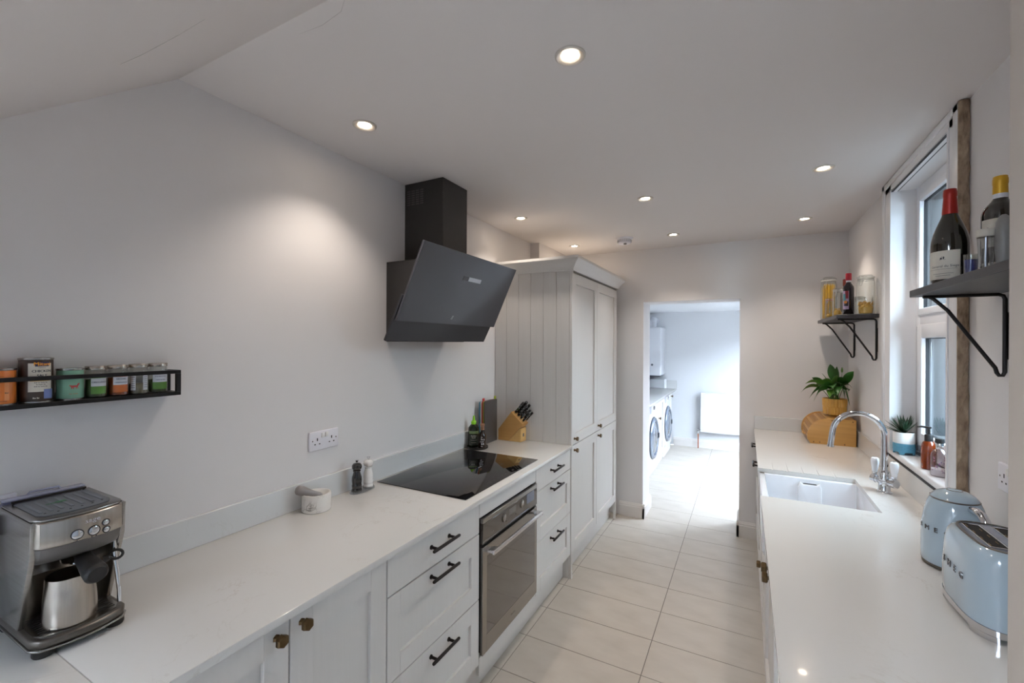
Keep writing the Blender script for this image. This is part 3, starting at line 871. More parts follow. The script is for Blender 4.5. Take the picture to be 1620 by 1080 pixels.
# tap
tp = thing('kitchen_tap', 'chrome swan neck mixer tap with two white lever handles behind sink', 'tap', (.580, 2.645, QZ))
tx, ty = .580, 2.645
MB().lathe([(0, 0), (.030, 0), (.030, .004), (.025, .008), (.0235, .012), (.0225, .045), (.026, .048), (.026, .053), (.022, .057), (.0215, .092), (.0185, .098), (.016, .104), (0, .104)], (tx, ty, QZ), 32).build('body', M['chrome'], tp)
pts = [(tx, ty, QZ + .095), (tx, ty, QZ + .16), (tx, ty, QZ + .262)]
R = .100
for i in range(1, 15):
    a = math.radians(i * 168 / 14)
    pts.append((tx - R + R * math.cos(a), ty - .004 * i / 14, QZ + .262 + R * 1.02 * math.sin(a)))
lx, ly, lz = pts[-1]
dxn, dzn = -math.sin(math.radians(168)), math.cos(math.radians(168))
pts += [(lx + .02 * dxn * 1, ly, lz + .03 * dzn), (lx - .010, ly, lz - .085)]
MB().tube(pts, [.0155, .0135] + [.0125] * (len(pts) - 3) + [.0128], 18).build('spout', M['chrome'], tp)
MB().tube([(lx - .0098, ly, lz - .082), (lx - .0104, ly, lz - .092)], [.0142, .0142], 18).build('aerator', M['chrome'], tp)
for sy in (-1, 1):
    # a side valve with an upright porcelain lever
    va = Vector((.60, -.80, 0)) * sy
    V0 = Vector((tx, ty, QZ + .052))
    def VP(s): return V0 + va * s
    vl = MB().tube([VP(.012), VP(.024), VP(.025), VP(.036), VP(.037), VP(.056), VP(.060)], [.012, .014, .017, .017, .020, .020, .008], 18)
    vo = vl.build('valve', M['chrome'], tp)
    L0 = VP(.046)
    MB().lathe([(.008, 0), (.011, .004), (.0085, .010), (.012, .014), (.012, .02), (0, .021)], (L0.x, L0.y, L0.z + .012), 18).build('lever_collar', M['chrome'], vo)
    MB().lathe([(.0095, .0), (.012, .012), (.0165, .042), (.0175, .058), (.0145, .068), (.007, .0715), (0, .0715)], (L0.x, L0.y, L0.z + .030), 20).build('porcelain_lever', M['sink'], vo)
    MB().lathe([(0, .070), (.006, .0705), (.006, .075), (0, .0755)], (L0.x, L0.y, L0.z + .030), 12).build('lever_pin', M['chrome'], vo)

# ================================================================== THINGS ON THE LEFT
def oval(cx, cy, a, b, n=48, e=2.0):
    out = []
    for i in range(n):
        t = 2 * PI * i / n
        c, s = math.cos(t), math.sin(t)
        out.append((cx + a * math.copysign(abs(c) ** (2 / e), c), cy + b * math.copysign(abs(s) ** (2 / e), s)))
    return out

# double wall socket
def socket(name, lab, x, d, yc, zc, hw=.0755, hh=.0415, n=2):
    """plate on a wall at x, looking towards d"""
    t = thing(name, lab, 'socket', (x, yc, zc))
    xs = sorted((x + d * .0004, x + d * .011))
    MB().box(xs[0], xs[1], yc - hw, yc + hw, zc - hh, zc + hh, .004, 3).build('plate', M['plug'], t)
    for g in range(n):
        gy = yc + (g - .5) * .074 if n == 2 else yc
        hs = MB()
        for dy, dz, w_, h_ in ((0, .006, .0025, .006), (-.0115, -.014, .0035, .0022), (.0115, -.014, .0035, .0022)):
            a = sorted((x + d * .0105, x + d * .0114))
            hs.box(a[0], a[1], gy + dy - w_, gy + dy + w_, zc + dz - h_, zc + dz + h_)
        hs.build('pin_holes', M['hole'], t, smooth=0)
        sy = yc + (g - .5) * .019
        a = sorted((x + d * .010, x + d * .0165))
        MB().box(a[0], a[1], sy - .0075, sy + .0075, zc + .012, zc + .032, .002, 2).build('switch', M['potwhite'], t)
        a = sorted((x + d * .0105, x + d * .0120))
        sc = yc + (g - .5) * .121
        MB().lathe([(0, 0), (.003, 0), (.003, .001), (0, .001)], (0, 0, 0), 10, T=Matrix.Translation((x + d * .0105, sc, zc + .002)) @ Matrix.Rotation(d * PI / 2, 4, 'Y')).build('screw', M['darksteel'], t)
    return t
socket('wall_socket', 'white double wall socket on left wall above the mortar', XW, 1, 1.3215, 1.1745)
socket('wall_socket', 'white double wall socket behind coffee machine at the frame edge, black plug below', XW, 1, .322, 1.176)
socket('wall_socket', 'white wall socket between window and front nib, above the toaster', XR, -1, 1.797, 1.209)
t = thing('power_plug', 'black plug pushed into the socket behind the coffee machine', 'plug', (XW + .012, .34, 1.155))
MB().box(XW + .0112, XW + .038, .330, .380, 1.126, 1.176, .008, 3).build('plug_body', M['rubber'], t)
MB().tube([(XW + .025, .342, 1.13), (XW + .027, .338, 1.05), (XW + .027, .328, .95), (XW + .030, .315, .9145), (XW + .05, .28, .9140)], .0035, 8).build('flex', M['rubber'], t)

# ---------------- spice rack
sr = thing('spice_rack', 'narrow black wall rack with front rail holding tins and spice jars', 'shelf', (XW, .3, 1.434))
SX0, SX1, SYE = XW + .0006, -1.573, .735
MB().box(SX0, SX1, -.12, SYE, 1.4345, 1.4455, .0008, 1).build('base_board', M['black'], sr)
r = MB().box(SX1 - .011, SX1, -.12, SYE, 1.502, 1.513, .0008, 1).build('front_rail', M['black'], sr)
for y0 in (SYE - .012, -.12):
    MB().box(SX1 - .0108, SX1 - .0002, y0, y0 + .0118, 1.4455, 1.502).build('post', M['black'], sr, smooth=0)
    MB().box(SX0, SX1 - .011, y0, y0 + .0118, 1.502, 1.513).box(SX0, SX0 + .008, y0, y0 + .0118, 1.4455, 1.502).build('end_frame', M['black'], sr, smooth=0)
ZS = 1.4458
SXC = -1.6085
GRP = 'tins and jars on the spice rack'
def tin(y, r, h, body, lab, lid, name='spice_tin'):
    c = (SXC, y, ZS)
    t = thing(name, lab, 'tin', c, GRP)
    MB().lathe([(0, 0), (r - .001, 0), (r, .002), (r, h - .003), (r - .001, h), (0, h)], c, 36).build('body', body, t)
    MB().lathe([(r - .001, -.0005), (r + .0012, .0002), (r + .0012, .0035), (r, .004)], c, 36).build('bottom_rim', M['steel'], t)
    MB().lathe([(r, h - .004), (r + .0013, h - .003), (r + .0013, h + .001), (r - .002, h + .0015), (r - .003, h - .001), (0, h - .001)], c, 36).build('lid', lid, t)
    return t, c
t, c = tin(.357, .031, .088, cmat('orangetin', '#dd7a33', .35), 'orange tin with dark markings at the left end of the spice rack', M['steel'])
th = facing(c)
l = MB().arc(c, .0313, th + .5, .14, ZS + .012, ZS + .058, 6); l.build('side_label', cmat('orangepale', '#e3935a', .5), t)
l = MB().arc(c, .0314, th - .1, .42, ZS + .070, ZS + .0705, 8); l.arc(c, .0314, th, .5, ZS + .066, ZS + .067, 8).arc(c, .0314, th, .5, ZS + .010, ZS + .011, 8)
dashes(l, on_cyl(c, .0314, th - .15, ZS + .052), [.010, .007], .0035, .002); dashes(l, on_cyl(c, .0314, th + .5, ZS + .03), [.007], .002, .001); dashes(l, on_cyl(c, .0314, th - .1, ZS + .030), [.006, .004], .002, .0015)
l.build('print', M['print'], t, smooth=0)
t, c = tin(.423, .0312, .112, cmat('salttin', '#3b2c24', .4), 'tall dark brown tin with a cream label reading CHICKEN SALT', M['steel'])
th = facing(c) + .26
R = .0312
MB().arc(c, R + .0004, th, .72, ZS + .028, ZS + .100, 12).build('label', M['paper'], t)
MB().arc(c, R + .0006, th, .60, ZS + .0545, ZS + .062, 12).build('gold_band', cmat('goldband', '#c9a24a', .5), t)
l = MB()
for a, b_ in ((0, .0), (0, 0)):
    l.arc(c, R + .0007, th + .1, .42, ZS + .092, ZS + .103, 10)
l.build('blue_badge', cmat('navy', '#2b3568', .5), t)
l = MB(); text_mb(l, 'Mitani', .013, on_cyl(c, R + .0010, th + .1, ZS + .098), bold=1); l.build('badge_print', cmat('badgeor', '#e59a2e', .5), t, smooth=0)
l = MB(); text_mb(l, 'CHICKEN', .0086, on_cyl(c, R + .0009, th + .08, ZS + .080), stretch=1.0, bold=1); text_mb(l, 'SALT', .0086, on_cyl(c, R + .0009, th + .08, ZS + .0685), bold=1)
text_mb(l, 'FAMOUS', .0035, on_cyl(c, R + .0009, th + .08, ZS + .0885))
for k in range(3): dashes(l, on_cyl(c, R + .0009, th + .02, ZS + .051 - k * .005), [.006, .003, .008, .004][k % 2:], .0016, .0012)
l.build('print', M['print'], t, smooth=0)
MB().arc(c, R + .0009, th + .50, .32, ZS + .010, ZS + .034, 8).build('blue_corner', cmat('paleblue', '#6f7fb5', .5), t)
l = MB(); dashes(l, on_cyl(c, R + .0009, th - .25, ZS + .012), [.006, .005], .0028, .001); l.build('weight_print', M['paper'], t, smooth=0)

t, c = tin(.4875, .0268, .082, cmat('greentin', '#7fae94', .4), 'short sage green tin with a small red horse printed on it', M['steel'])
th = facing(c) + .32
R = .0268
hs_ = MB()
f = on_cyl(c, R + .0019, th, ZS + .036)
def poly(mb, f, pts, s=1.0):
    vs = [mb.bm.verts.new(f(x * s, y * s, 0)) for x, y in pts]
    mb.bm.faces.new(vs)
for pts in ([(-7, -1), (-5, 2), (3, 2), (5, 1), (5, -2), (-5, -2)], [(3, 1), (5, 6), (8, 7), (10, 5), (8, 4.5), (6.5, 1), (5, -1)],
            [(-5, 2), (-10, 3.5), (-8, .5), (-7, -1)], [(-6, -1), (-6, -6), (-5, -6), (-4, -2)], [(-3.5, -2), (-2.6, -6.5), (-1.8, -6.5), (-2, -2)],
            [(2, -2), (2.5, -6.5), (3.3, -6.5), (3.5, -2)], [(4, -2), (6, -6), (7, -5.6), (5, -1)]):
    poly(hs_, f, pts, .00115)
hs_.build('horse_print', cmat('horsered', '#b8423f', .5), t, smooth=0)
l = MB(); dashes(l, on_cyl(c, R + .0004, th - .05, ZS + .016), [.006, .010], .002, .002); l.build('faint_print', cmat('faintred', '#a58a6a', .5), t, smooth=0)

def jar(y, r, h, fill, fillh, lab, label_col, lines, lw=.75, x=SXC, clearlab=None, z=ZS):
    c = (x, y, z)
    t = thing('spice_jar', lab, 'jar', c, GRP)
    MB().lathe([(0, 0), (r - .003, 0), (r, .003), (r, h * .74), (r * .95, h * .82), (r * .90, h * .86), (r * .90, h * .88), (0, h * .88)], c, 30).build('glass', M['jarglass'], t)
    MB().lathe([(0, .0025), (r - .0035, .0025), (r - .0018, .005), (r - .0018, fillh), (0, fillh + .002)], c, 26).build('contents', fill, t)
    MB().lathe([(r * .96, h * .885), (r * 1.0, h * .89), (r * 1.0, h * .985), (r * .96, h), (0, h)], c, 30).build('lid', M['steelv'], t)
    th = facing(c) + .30
    if label_col is not None:
        MB().arc(c, r + .0003, th, lw, z + h * .12, z + h * .66, 12).build('coloured_band', label_col, t)
    if lines:
        MB().arc(c, r + .0006, th, lw * .98, z + h * .36, z + h * .62, 12).build('label', M['paperw'], t)
        l = MB()
        for i, s_ in enumerate(lines):
            text_mb(l, s_, (.0052 if len(s_) < 10 else .0043) if len(lines) > 1 else .0066, on_cyl(c, r + .0008, th, z + h * (.55 - .115 * i if len(lines) > 1 else .49)), bold=1)
        l.build('print', cmat('ink', '#3b4560', .5), t, smooth=0)
    return t, c
herb = cmat('herb', '#4b5a2c', .9); spice = cmat('spice', '#a85424', .9); pale = cmat('seed', '#8a8068', .9)
green = cmat('jargreen', '#5a8a36', .4); orng = cmat('jarorange', '#c96a2c', .4)
jar(.541, .0235, .087, herb, .050, 'spice jar with green label and steel lid beside the horse tin', green, ['OREGANO'])
jar(.590, .0237, .088, spice, .052, 'spice jar with orange label reading GROUND CINNAMON', orng, ['GROUND', 'CINNAMON'])
t, c = jar(.639, .0237, .089, pale, .030, 'clear spice jar with grey white side labels, second from rack end', None, None)
for da in (-.55, .72):
    MB().arc(c, .0241, facing(c) + da, .28, ZS + .012, ZS + .060, 6).build('label', M['paperw'], t)
    l = MB()
    for k in range(6): l.arc(c, .0243, facing(c) + da, .2, ZS + .02 + k * .006, ZS + .0212 + k * .006, 4)
    l.build('print', cmat('ink', '#3b4560', .5), t, smooth=0)
jar(.688, .0237, .090, herb, .040, 'spice jar with green label reading ITALIAN STYLE HERB BLEND, at rack end', green, ['ITALIAN STYLE', 'HERB BLEND'], .85)

# ---------------- coffee machine
cf = thing('coffee_machine', 'brushed steel espresso machine with black portafilter on the left worktop', 'coffee machine', (-1.47, .433, QZ))
CY0, CY1 = .350, .517
CYM = (CY0 + CY1) / 2
def front_plan(xb, xf, y0, y1, bulge=.016, rc=.012, n=14):
    """plan of the body: straight back at xb, bowed front reaching xf in the middle"""
    pts = [(xb, y0)]
    for i in range(n + 1):
        s = -1 + 2 * i / n
        y = (y0 + y1) / 2 + s * (y1 - y0) / 2
        x = xf - bulge * s * s - (rc * max(0, (abs(s) - .86) / .14) ** 2)
        pts.append((x, y))
    pts.append((xb, y1))
    return pts
XB = -1.570
# drip tray base
MB().prism(front_plan(XB, -1.330, CY0 - .003, CY1 + .003, .022, .016), 'z', QZ + .016, QZ + .021, .002, 2).build('base_skirt', M['steel'], cf)
MB().prism(front_plan(XB, -1.332, CY0 - .001, CY1 + .001, .022, .016), 'z', QZ + .0212, QZ + .040, .006, 3).build('tray_rim', M['darksteel'], cf)
dt = MB().prism(front_plan(-1.475, -1.343, CY0 + .010, CY1 - .010, .022, .016), 'z', QZ + .0402, QZ + .0425).build('drip_tray', M['steel'], cf)
gs = MB()
for k in range(10):
    xx = -1.470 + k * .0105
    gs.box(xx, xx + .0042, CY0 + .018, CY0 + .058, QZ + .0424, QZ + .0429).box(xx, xx + .0042, CY1 - .058, CY1 - .018, QZ + .0424, QZ + .0429).box(xx, xx + .0042, CY0 + .062, CY1 - .062, QZ + .0424, QZ + .0429)
gs.build('tray_slots', M['hole'], dt, smooth=0)['kind'] = 'stuff'
for fx, fy in ((-1.365, CY0 + .022), (-1.365, CY1 - .022), (-1.56, CY0 + .02), (-1.56, CY1 - .02)):
    MB().lathe([(0, .0002), (.017, .0002), (.019, .004), (.019, .016), (0, .016)], (fx, fy, QZ), 20).build('foot', M['rubber'], cf)
ZH0, ZH1 = 1.122, 1.204
sidep = [(XB, QZ + .040), (-1.440, QZ + .040), (-1.368, 1.128), (-1.362, ZH1), (XB, ZH1)]
for y0, y1 in ((CY0, CY0 + .011), (CY1 - .011, CY1)):
    MB().prism(sidep, 'y', y0, y1, .0025, 2).build('side_panel', M['steel'], cf)
bw = MB().prism([(XB, QZ + .040), (-1.478, QZ + .040), (-1.478, 1.05), (-1.50, 1.10), (-1.50, ZH1 - .004), (XB, ZH1 - .004)], 'y', CY0 + .011, CY1 - .011).build('back_panel', M['steelv'], cf, smooth=20)
hdm = MB().prism(front_plan(-1.50, -1.338, CY0 + .0004, CY1 - .0004, .020, .018), 'z', 1.146, ZH1, .003, 3).build('head', M['steelv'], cf)
ch = []
for z, f_ in ((1.1455, 0), (1.130, .005), (1.116, .014), (1.106, .028)):
    ch.append([(x if x <= -1.49 else x - f_, CYM + (y - CYM) * (1 - f_ * 1.2), z) for x, y in front_plan(-1.50, -1.340, CY0 + .002, CY1 - .002, .020, .018)])
MB().loft(ch).build('chin', cmat('chingrey', '#6f6b68', .42, metal=.3), cf)
# cup warmer on top
MB().prism(front_plan(XB + .006, -1.345, CY0 + .004, CY1 - .004, .018, .016), 'z', ZH1, ZH1 + .005, .002, 2).build('top_rim', M['steel'], cf)
wmr = MB().prism(front_plan(XB + .03, -1.372, CY0 + .018, CY1 - .018, .014, .014), 'z', ZH1 + .0051, ZH1 + .0068, .0006, 1).build('cup_warmer', cmat('slate', '#5b6069', .35), cf)
rb = MB()
for k in range(7):
    yy = CY0 + .030 + k * .0178
    rb.box(XB + .05, -1.41, yy - .0035, yy + .0035, ZH1 + .0067, ZH1 + .0082, .0006, 1)
rb.build('rib', cmat('slatel', '#6c727d', .35), wmr)
dm = MB()
for k in range(6): dm.lathe([(0, 0), (.0022, 0), (.0022, .0004), (0, .0004)], (-1.392 - .010 * abs(k - 2.5) ** 2 / 6, CY0 + .034 + k * .020, ZH1 + .0068), 10)
dm.build('drain_holes', M['hole'], wmr, smooth=0)
MB().tube([(XB + .022, CY0 + .016, ZH1 + .010), (XB + .022, CY1 - .016, ZH1 + .010)], .0028, 10).tube([(XB + .022, CY0 + .02, ZH1 + .004), (XB + .022, CY0 + .02, ZH1 + .010)], .0028, 8).tube([(XB + .022, CY1 - .02, ZH1 + .004), (XB + .022, CY1 - .02, ZH1 + .010)], .0028, 8).build('rail', M['black'], cf)
MB().box(-1.478, -1.466, CYM - .012, CYM + .006, ZH1 + .0083, ZH1 + .0088, .0002, 1).box(-1.472, -1.468, CYM - .03, CYM - .012, ZH1 + .0083, ZH1 + .0088).build('green_sticker', cmat('stickgreen', '#2f7a4a', .4), wmr, smooth=0)
# water tank at the back
MB().box(-1.602, XB - .0008, CY0 + .006, CY1 - .006, QZ + .022, ZH1 + .006, .010, 3).build('water_tank', clear('tank_plastic', '#b9bdd8', .10, .1), cf)
MB().box(-1.600, XB - .003, CY0 + .008, CY1 - .008, ZH1 + .0065, ZH1 + .012, .003, 2).build('tank_lid', cmat('tanklid', '#9a9cb2', .25), cf)
MB().tube([(-1.588, CYM - .03, ZH1 + .012), (-1.588, CYM - .026, ZH1 + .018), (-1.588, CYM + .026, ZH1 + .018), (-1.588, CYM + .03, ZH1 + .012)], .003, 8).build('tank_handle', cmat('tanklid', '#9a9cb2', .25), cf)
# buttons on the bowed front
def on_front(y, z):
    s = (y - CYM) / ((CY1 - CY0) / 2)
    x = -1.338 - .020 * s * s
    sl = -2 * .020 * s / ((CY1 - CY0) / 2)      # dx/dy
    a = math.atan2(-sl, 1)
    return Matrix.Translation((x, y, z)) @ Matrix.Rotation(a, 4, 'Z') @ Matrix.Rotation(PI / 2, 4, 'Y')
for y, z, r in ((.419, 1.163, .0098), (.448, 1.162, .0098), (.4705, 1.1725, .0062), (.4715, 1.155, .0062)):
    T = on_front(y, z)
    MB().lathe([(r, -.001), (r + .0016, -.001), (r + .0016, .001), (r, .0014), (r, -.001)], (0, 0, 0), 28, T=T).build('button_ring', M['gasket'], hdm)
    MB().lathe([(0, -.001), (r - .0002, -.001), (r - .0002, .0012), (r * .8, .002), (0, .0022)], (0, 0, 0), 28, T=T).build('button', M['chrome'], hdm)
fr_ = lambda x, y, d: tuple((on_front(.4460 + x, 1.188 + y) @ Vector((0, 0, .0006 + d))))
lg = MB(); text_mb(lg, 'sage', .0150, fr_, .0004, 1.1); lg.build('badge', cmat('badgelight', '#cfd0d6', .3, metal=.4), hdm, smooth=0)
pr_ = MB()
for y in (.419, .444, .452): pr_.lathe([(0, 0), (.0014, 0), (.0014, .0003), (0, .0003)], (0, 0, 0), 8, T=on_front(y, 1.1485))
pr_.build('cup_symbol', M['print'], hdm, smooth=0)
# group head, portafilter and steam wand
gx_, gy_ = -1.435, CYM + .010
MB().lathe([(0, 1.074), (.024, 1.074), (.026, 1.078), (.0275, 1.084), (.030, 1.088), (.030, 1.124), (0, 1.124)], (gx_, gy_, 0), 30).build('group_head', M['chrome'], cf)
MB().tube([(gx_ + .004, gy_, 1.074), (gx_ + .004, gy_, 1.066)], [.007, .009], 12).build('spout', M['chrome'], cf)
pf = MB().tube([(gx_ + .024, gy_, 1.092), (gx_ + .046, gy_ - .001, 1.092), (gx_ + .060, gy_ - .002, 1.091), (gx_ + .080, gy_ - .003, 1.088), (gx_ + .118, gy_ - .005, 1.081), (gx_ + .140, gy_ - .006, 1.077), (gx_ + .147, gy_ - .006, 1.076)],
               [.010, .011, .0165, .0175, .0215, .0225, .017], 22).build('portafilter_handle', M['rubber'], cf)
wx, wy = -1.385, CY1 - .016
MB().tube([(wx, wy, 1.126), (wx, wy, 1.08), (wx + .006, wy + .003, 1.04), (wx + .014, wy + .006, .985), (wx + .014, wy + .006, .958)], [.006, .006, .0045, .0045, .0045], 12).build('steam_wand', M['chrome'], cf)
lp = MB().tube([(wx + .012 + .006 * math.cos(2 * PI * i / 20), wy + .0005 + .011 * math.cos(2 * PI * i / 20), 1.076 + .011 * math.sin(2 * PI * i / 20)) for i in range(20)], .0032, 8, closed=True)
lp.tube([(wx + .004, wy - .020, 1.070), (wx + .008, wy - .010, 1.073)], [.010, .006], 12)
lp.build('wand_grip', M['rubber'], cf)

# milk jug standing on the drip tray
jx, jy, jz = -1.393, .424, QZ + .0431
jg = thing('milk_jug', 'small stainless steel milk jug standing on the coffee machine tray', 'jug', (jx, jy, jz))
rings = []
prj = [(.0375, 0), (.0405, .003), (.0405, .020), (.0395, .045), (.0375, .066), (.0362, .080), (.0360, .090)]
prj2 = [(.0350, .0895), (.0352, .078), (.0364, .066), (.0384, .045), (.0394, .018), (.0375, .005)]
N = 40
sa = math.radians(8)
for r_, z in [(q[0] * 1.17, q[1] * 1.2) for q in prj + prj2]:
    ring_ = []
    for i in range(N):
        a = 2 * PI * i / N
        dd = (a - sa + PI) % (2 * PI) - PI
        k = max(0, (z - .042) / .066)
        spout = .016 * k * k * math.exp(-(dd / .32) ** 2)
        ring_.append((jx + (r_ + spout) * math.cos(a), jy + (r_ + spout) * math.sin(a), jz + z + .006 * k * math.exp(-(dd / .4) ** 2)))
    rings.append(ring_)
MB().loft(rings).build('jug_body', M['steelv'], jg)
ha = PI + sa
hp = [(jx + (.042 + d) * math.cos(ha), jy + (.042 + d) * math.sin(ha), jz + z) for d, z in ((-.001, .094), (.012, .098), (.020, .088), (.019, .055), (.013, .032), (.004, .027))]
MB().tube(hp, .004, 10, flat=.6).build('handle', M['steel'], jg)

# ---------------- mortar and pestle
mx_, my_ = -1.566, 1.228
mo = thing('mortar', 'grey and white marble mortar by the upstand', 'mortar', (mx_, my_, QZ))
MB().lathe([(0, .0004), (.053, .0004), (.056, .003), (.0565, .062), (.0545, .070), (.050, .071), (.046, .066), (.036, .036), (.018, .022), (0, .020)], (mx_, my_, QZ), 44).build('bowl', M['marble'], mo)
pe = thing('pestle', 'grey marble pestle leaning in the marble mortar', 'pestle', (mx_, my_, QZ + .023))
p0, p1 = Vector((mx_ + .002, my_ + .026, QZ + .050)), Vector((mx_ - .030, my_ - .072, QZ + .098))
ps = [p0.lerp(p1, k) for k in (0, .03, .12, .3, .5, .68, .82, .93, .985, 1)]
MB().tube(ps, [.004, .009, .012, .0115, .0135, .0175, .020, .019, .013, .004], 20).build('pestle_body', M['marbled'], pe)

# ---------------- salt and pepper mills on a clear stand
st = thing('mill_stand', 'clear acrylic stand holding the two mills', 'stand', (-1.575, 1.487, QZ))
MB().prism([(x, y) for x, y in oval(-1.577, 1.487, .032, .068, 40, 2.4)], 'z', QZ + .0004, QZ + .008, .002, 2).build('tray', M['acrylic'], st)
for y in (1.452, 1.522):
    MB().lathe([(.0235, .008), (.0255, .008), (.0255, .014), (.0235, .014), (.0235, .008)], (-1.577, y, QZ), 30).build('collar', M['acrylic'], st)
def mill(y, m, lab, z0):
    c = (-1.577, y, z0)
    t = thing('pepper_mill' if m == M['gloss_black'] else 'salt_mill', lab, 'mill', c)
    MB().lathe([(0, 0), (.0215, 0), (.022, .004), (.022, .013), (.0205, .015), (.0205, .017), (.022, .019), (.022, .030), (.0205, .033), (.0225, .050), (.0215, .066), (.0165, .082), (.0150, .090), (.0178, .093), (.0178, .096), (.0135, .098)], c, 32).build('body', m, t)
    MB().lathe([(.0135, .0985), (.019, .101), (.0225, .110), (.0215, .120), (.016, .127), (.007, .130), (0, .130)], c, 32).build('head', m, t)
    MB().lathe([(.006, .129), (.004, .132), (.0075, .140), (.009, .1425), (0, .143)], c, 16).build('finial', M['chrome'], t)
mill(1.452, M['gloss_black'], 'glossy black turned pepper mill on the clear stand', QZ + .0082)
mill(1.522, M['gloss_white'], 'glossy white turned salt mill on the clear stand', QZ + .0082)

# ---------------- bottles on a round black tray
bx_, by_ = -1.556, 2.452
ty_ = MB().lathe([(0, .0004), (.064, .0004), (.070, .004), (.0705, .014), (.067, .0145), (.066, .008), (0, .008)], (bx_, by_, QZ), 44).build('round_tray', M['rubber'])
recenter(ty_, (bx_, by_, QZ)); tag(ty_, 'small round black tray holding two bottles behind the hob', 'tray')
zt_ = QZ + .0083
c = (-1.586, 2.452, zt_)
bo = thing('oil_bottle', 'dark green squeeze bottle with bright lime green cap on the tray', 'bottle', c)
MB().lathe([(0, 0), (.033, 0), (.036, .003), (.036, .112), (.034, .126), (.024, .140), (.014, .148), (.013, .152), (0, .152)], c, 32).build('bottle_body', cmat('olive', '#1f2a1c', .18), bo)
MB().lathe([(.0165, .146), (.0175, .148), (.0175, .164), (.014, .168), (.009, .170), (.0075, .186), (.004, .204), (0, .205)], c, 24).build('cap', cmat('lime', '#8fce1e', .35), bo)
th = facing(c)
MB().arc(c, .0364, th, .95, zt_ + .088, zt_ + .106, 14).build('green_band', cmat('bandgreen', '#8aa06a', .5), bo)
MB().arc(c, .0364, th, .95, zt_ + .014, zt_ + .084, 14).build('label', cmat('labdark', '#3a4038', .5), bo)
l = MB(); dashes(l, on_cyl(c, .0367, th, zt_ + .074), [.036], .0065, .002); dashes(l, on_cyl(c, .0367, th, zt_ + .062), [.026], .0065, .002)
l.arc(c, .0367, th, .6, zt_ + .046, zt_ + .048, 8).arc(c, .0367, th, .5, zt_ + .030, zt_ + .032, 8)
l.build('print', M['paper'], bo, smooth=0)
c = (-1.510, 2.436, zt_)
bo = thing('vinegar_bottle', 'small dark glass bottle with copper cap and white lettering on the tray', 'bottle', c)
MB().lathe([(0, 0), (.024, 0), (.026, .003), (.026, .072), (.024, .086), (.014, .102), (.0105, .108), (.0105, .124), (0, .124)], c, 28).build('bottle_body', cmat('darkbrown', '#241611', .15), bo)
MB().lathe([(.012, .118), (.013, .120), (.013, .136), (.012, .142), (.015, .144), (.015, .156), (.013, .158), (0, .158)], c, 24).build('cap', cmat('coppercap', '#a9795c', .3), bo)
th = facing(c)
l = MB()
for k, (ws, hh) in enumerate((([.012], .008), ([.016, .006], .009), ([.022], .006), ([.008, .010], .008), ([.012], .006))):
    dashes(l, on_cyl(c, .0264, th + (.12 if k % 2 else -.08), zt_ + .074 - k * .0145), ws, hh, .003)
l.build('print', M['paperw'], bo, smooth=0)

# ---------------- index chopping boards
def board(x, y0, y1, z1, m, lab, tab, tabm, t=.0065):
    z0 = QZ + .0006
    r = .012
    pts = []
    for cy_, cz_, a0 in ((y1 - r, z1 - r, 0), (y0 + r, z1 - r, 90)):
        for k in range(6):
            a = math.radians(a0 + 18 * k)
            pts.append((cy_ + r * math.cos(a), cz_ + r * math.sin(a)))
    pts += [(y0, z0), (y1, z0)]
    o = thing('chopping_board', lab, 'chopping board', (x, (y0 + y1) / 2, z0), 'index chopping boards standing by the knife block')
    MB().prism(pts, 'x', x - t / 2, x + t / 2, .0015, 2).build('board', m, o)
    if tab is not None:
        MB().box(x - t / 2 + .0008, x + t / 2 - .0008, tab, tab + .026, z1 - .004, z1 + .020, .002, 2).build('tab', tabm, o)
    return o
BY0, BY1 = 2.545, 2.722
board(-1.567, BY0 + .008, BY1, 1.206, cmat('boardgrey', '#4b4644', .45), 'dark grey chopping board with lime tab, front of the upright set', 2.685, cmat('limetab', '#a5b52e', .4))
board(-1.5755, BY0 + .006, BY1 - .004, 1.203, cmat('boardolive', '#8a8a2c', .4), 'thin olive green chopping board just behind the grey one', None, None)
board(-1.584, BY0 + .004, BY1 - .004, 1.203, cmat('boardred', '#b5282c', .4), 'red chopping board with red tab in the upright set', BY0 + .012, cmat('redtab', '#b5282c', .4))
board(-1.5925, BY0 + .002, BY1 - .006, 1.200, cmat('boardwhite', '#e6e4df', .4), 'white chopping board between the red and the blue one', None, None)
board(-1.602, BY0, BY1 - .006, 1.200, cmat('boardblue', '#2b6a84', .4), 'teal blue chopping board at the wall side of the set', None, None, .009)

# ---------------- knife block
kb = thing('knife_block', 'slanted beech knife block by the tall cabinet', 'knife block', (-1.47, 2.785, QZ))
KY0, KY1 = 2.733, 2.820
z0 = QZ + .0006
blk = MB().prism([(-1.560, z0), (-1.560, .987), (-1.455, 1.118), (-1.362, 1.036), (-1.478, z0)], 'y', KY0, KY1, .002, 2).build('block', M['knifewood'], kb, smooth=20)
MB().prism([(-1.4765, z0), (-1.3875, 1.005), (-1.380, 1.005), (-1.380, z0)], 'y', KY0 + .001, KY1 - .001, .0012, 1).build('support', cmat('beechend', '#d1a867', .45), kb, smooth=20)
MB().box(-1.3802, -1.3794, KY0 + .034, KY0 + .054, .944, .966).build('badge', M['print'], kb, smooth=0)
dvec = Vector((-1.362 + 1.455, 0, 1.036 - 1.118)).normalized()
nvec = Vector((-dvec.z, 0, dvec.x))
k0 = Vector((-1.455, 0, 1.118))
kn = 0
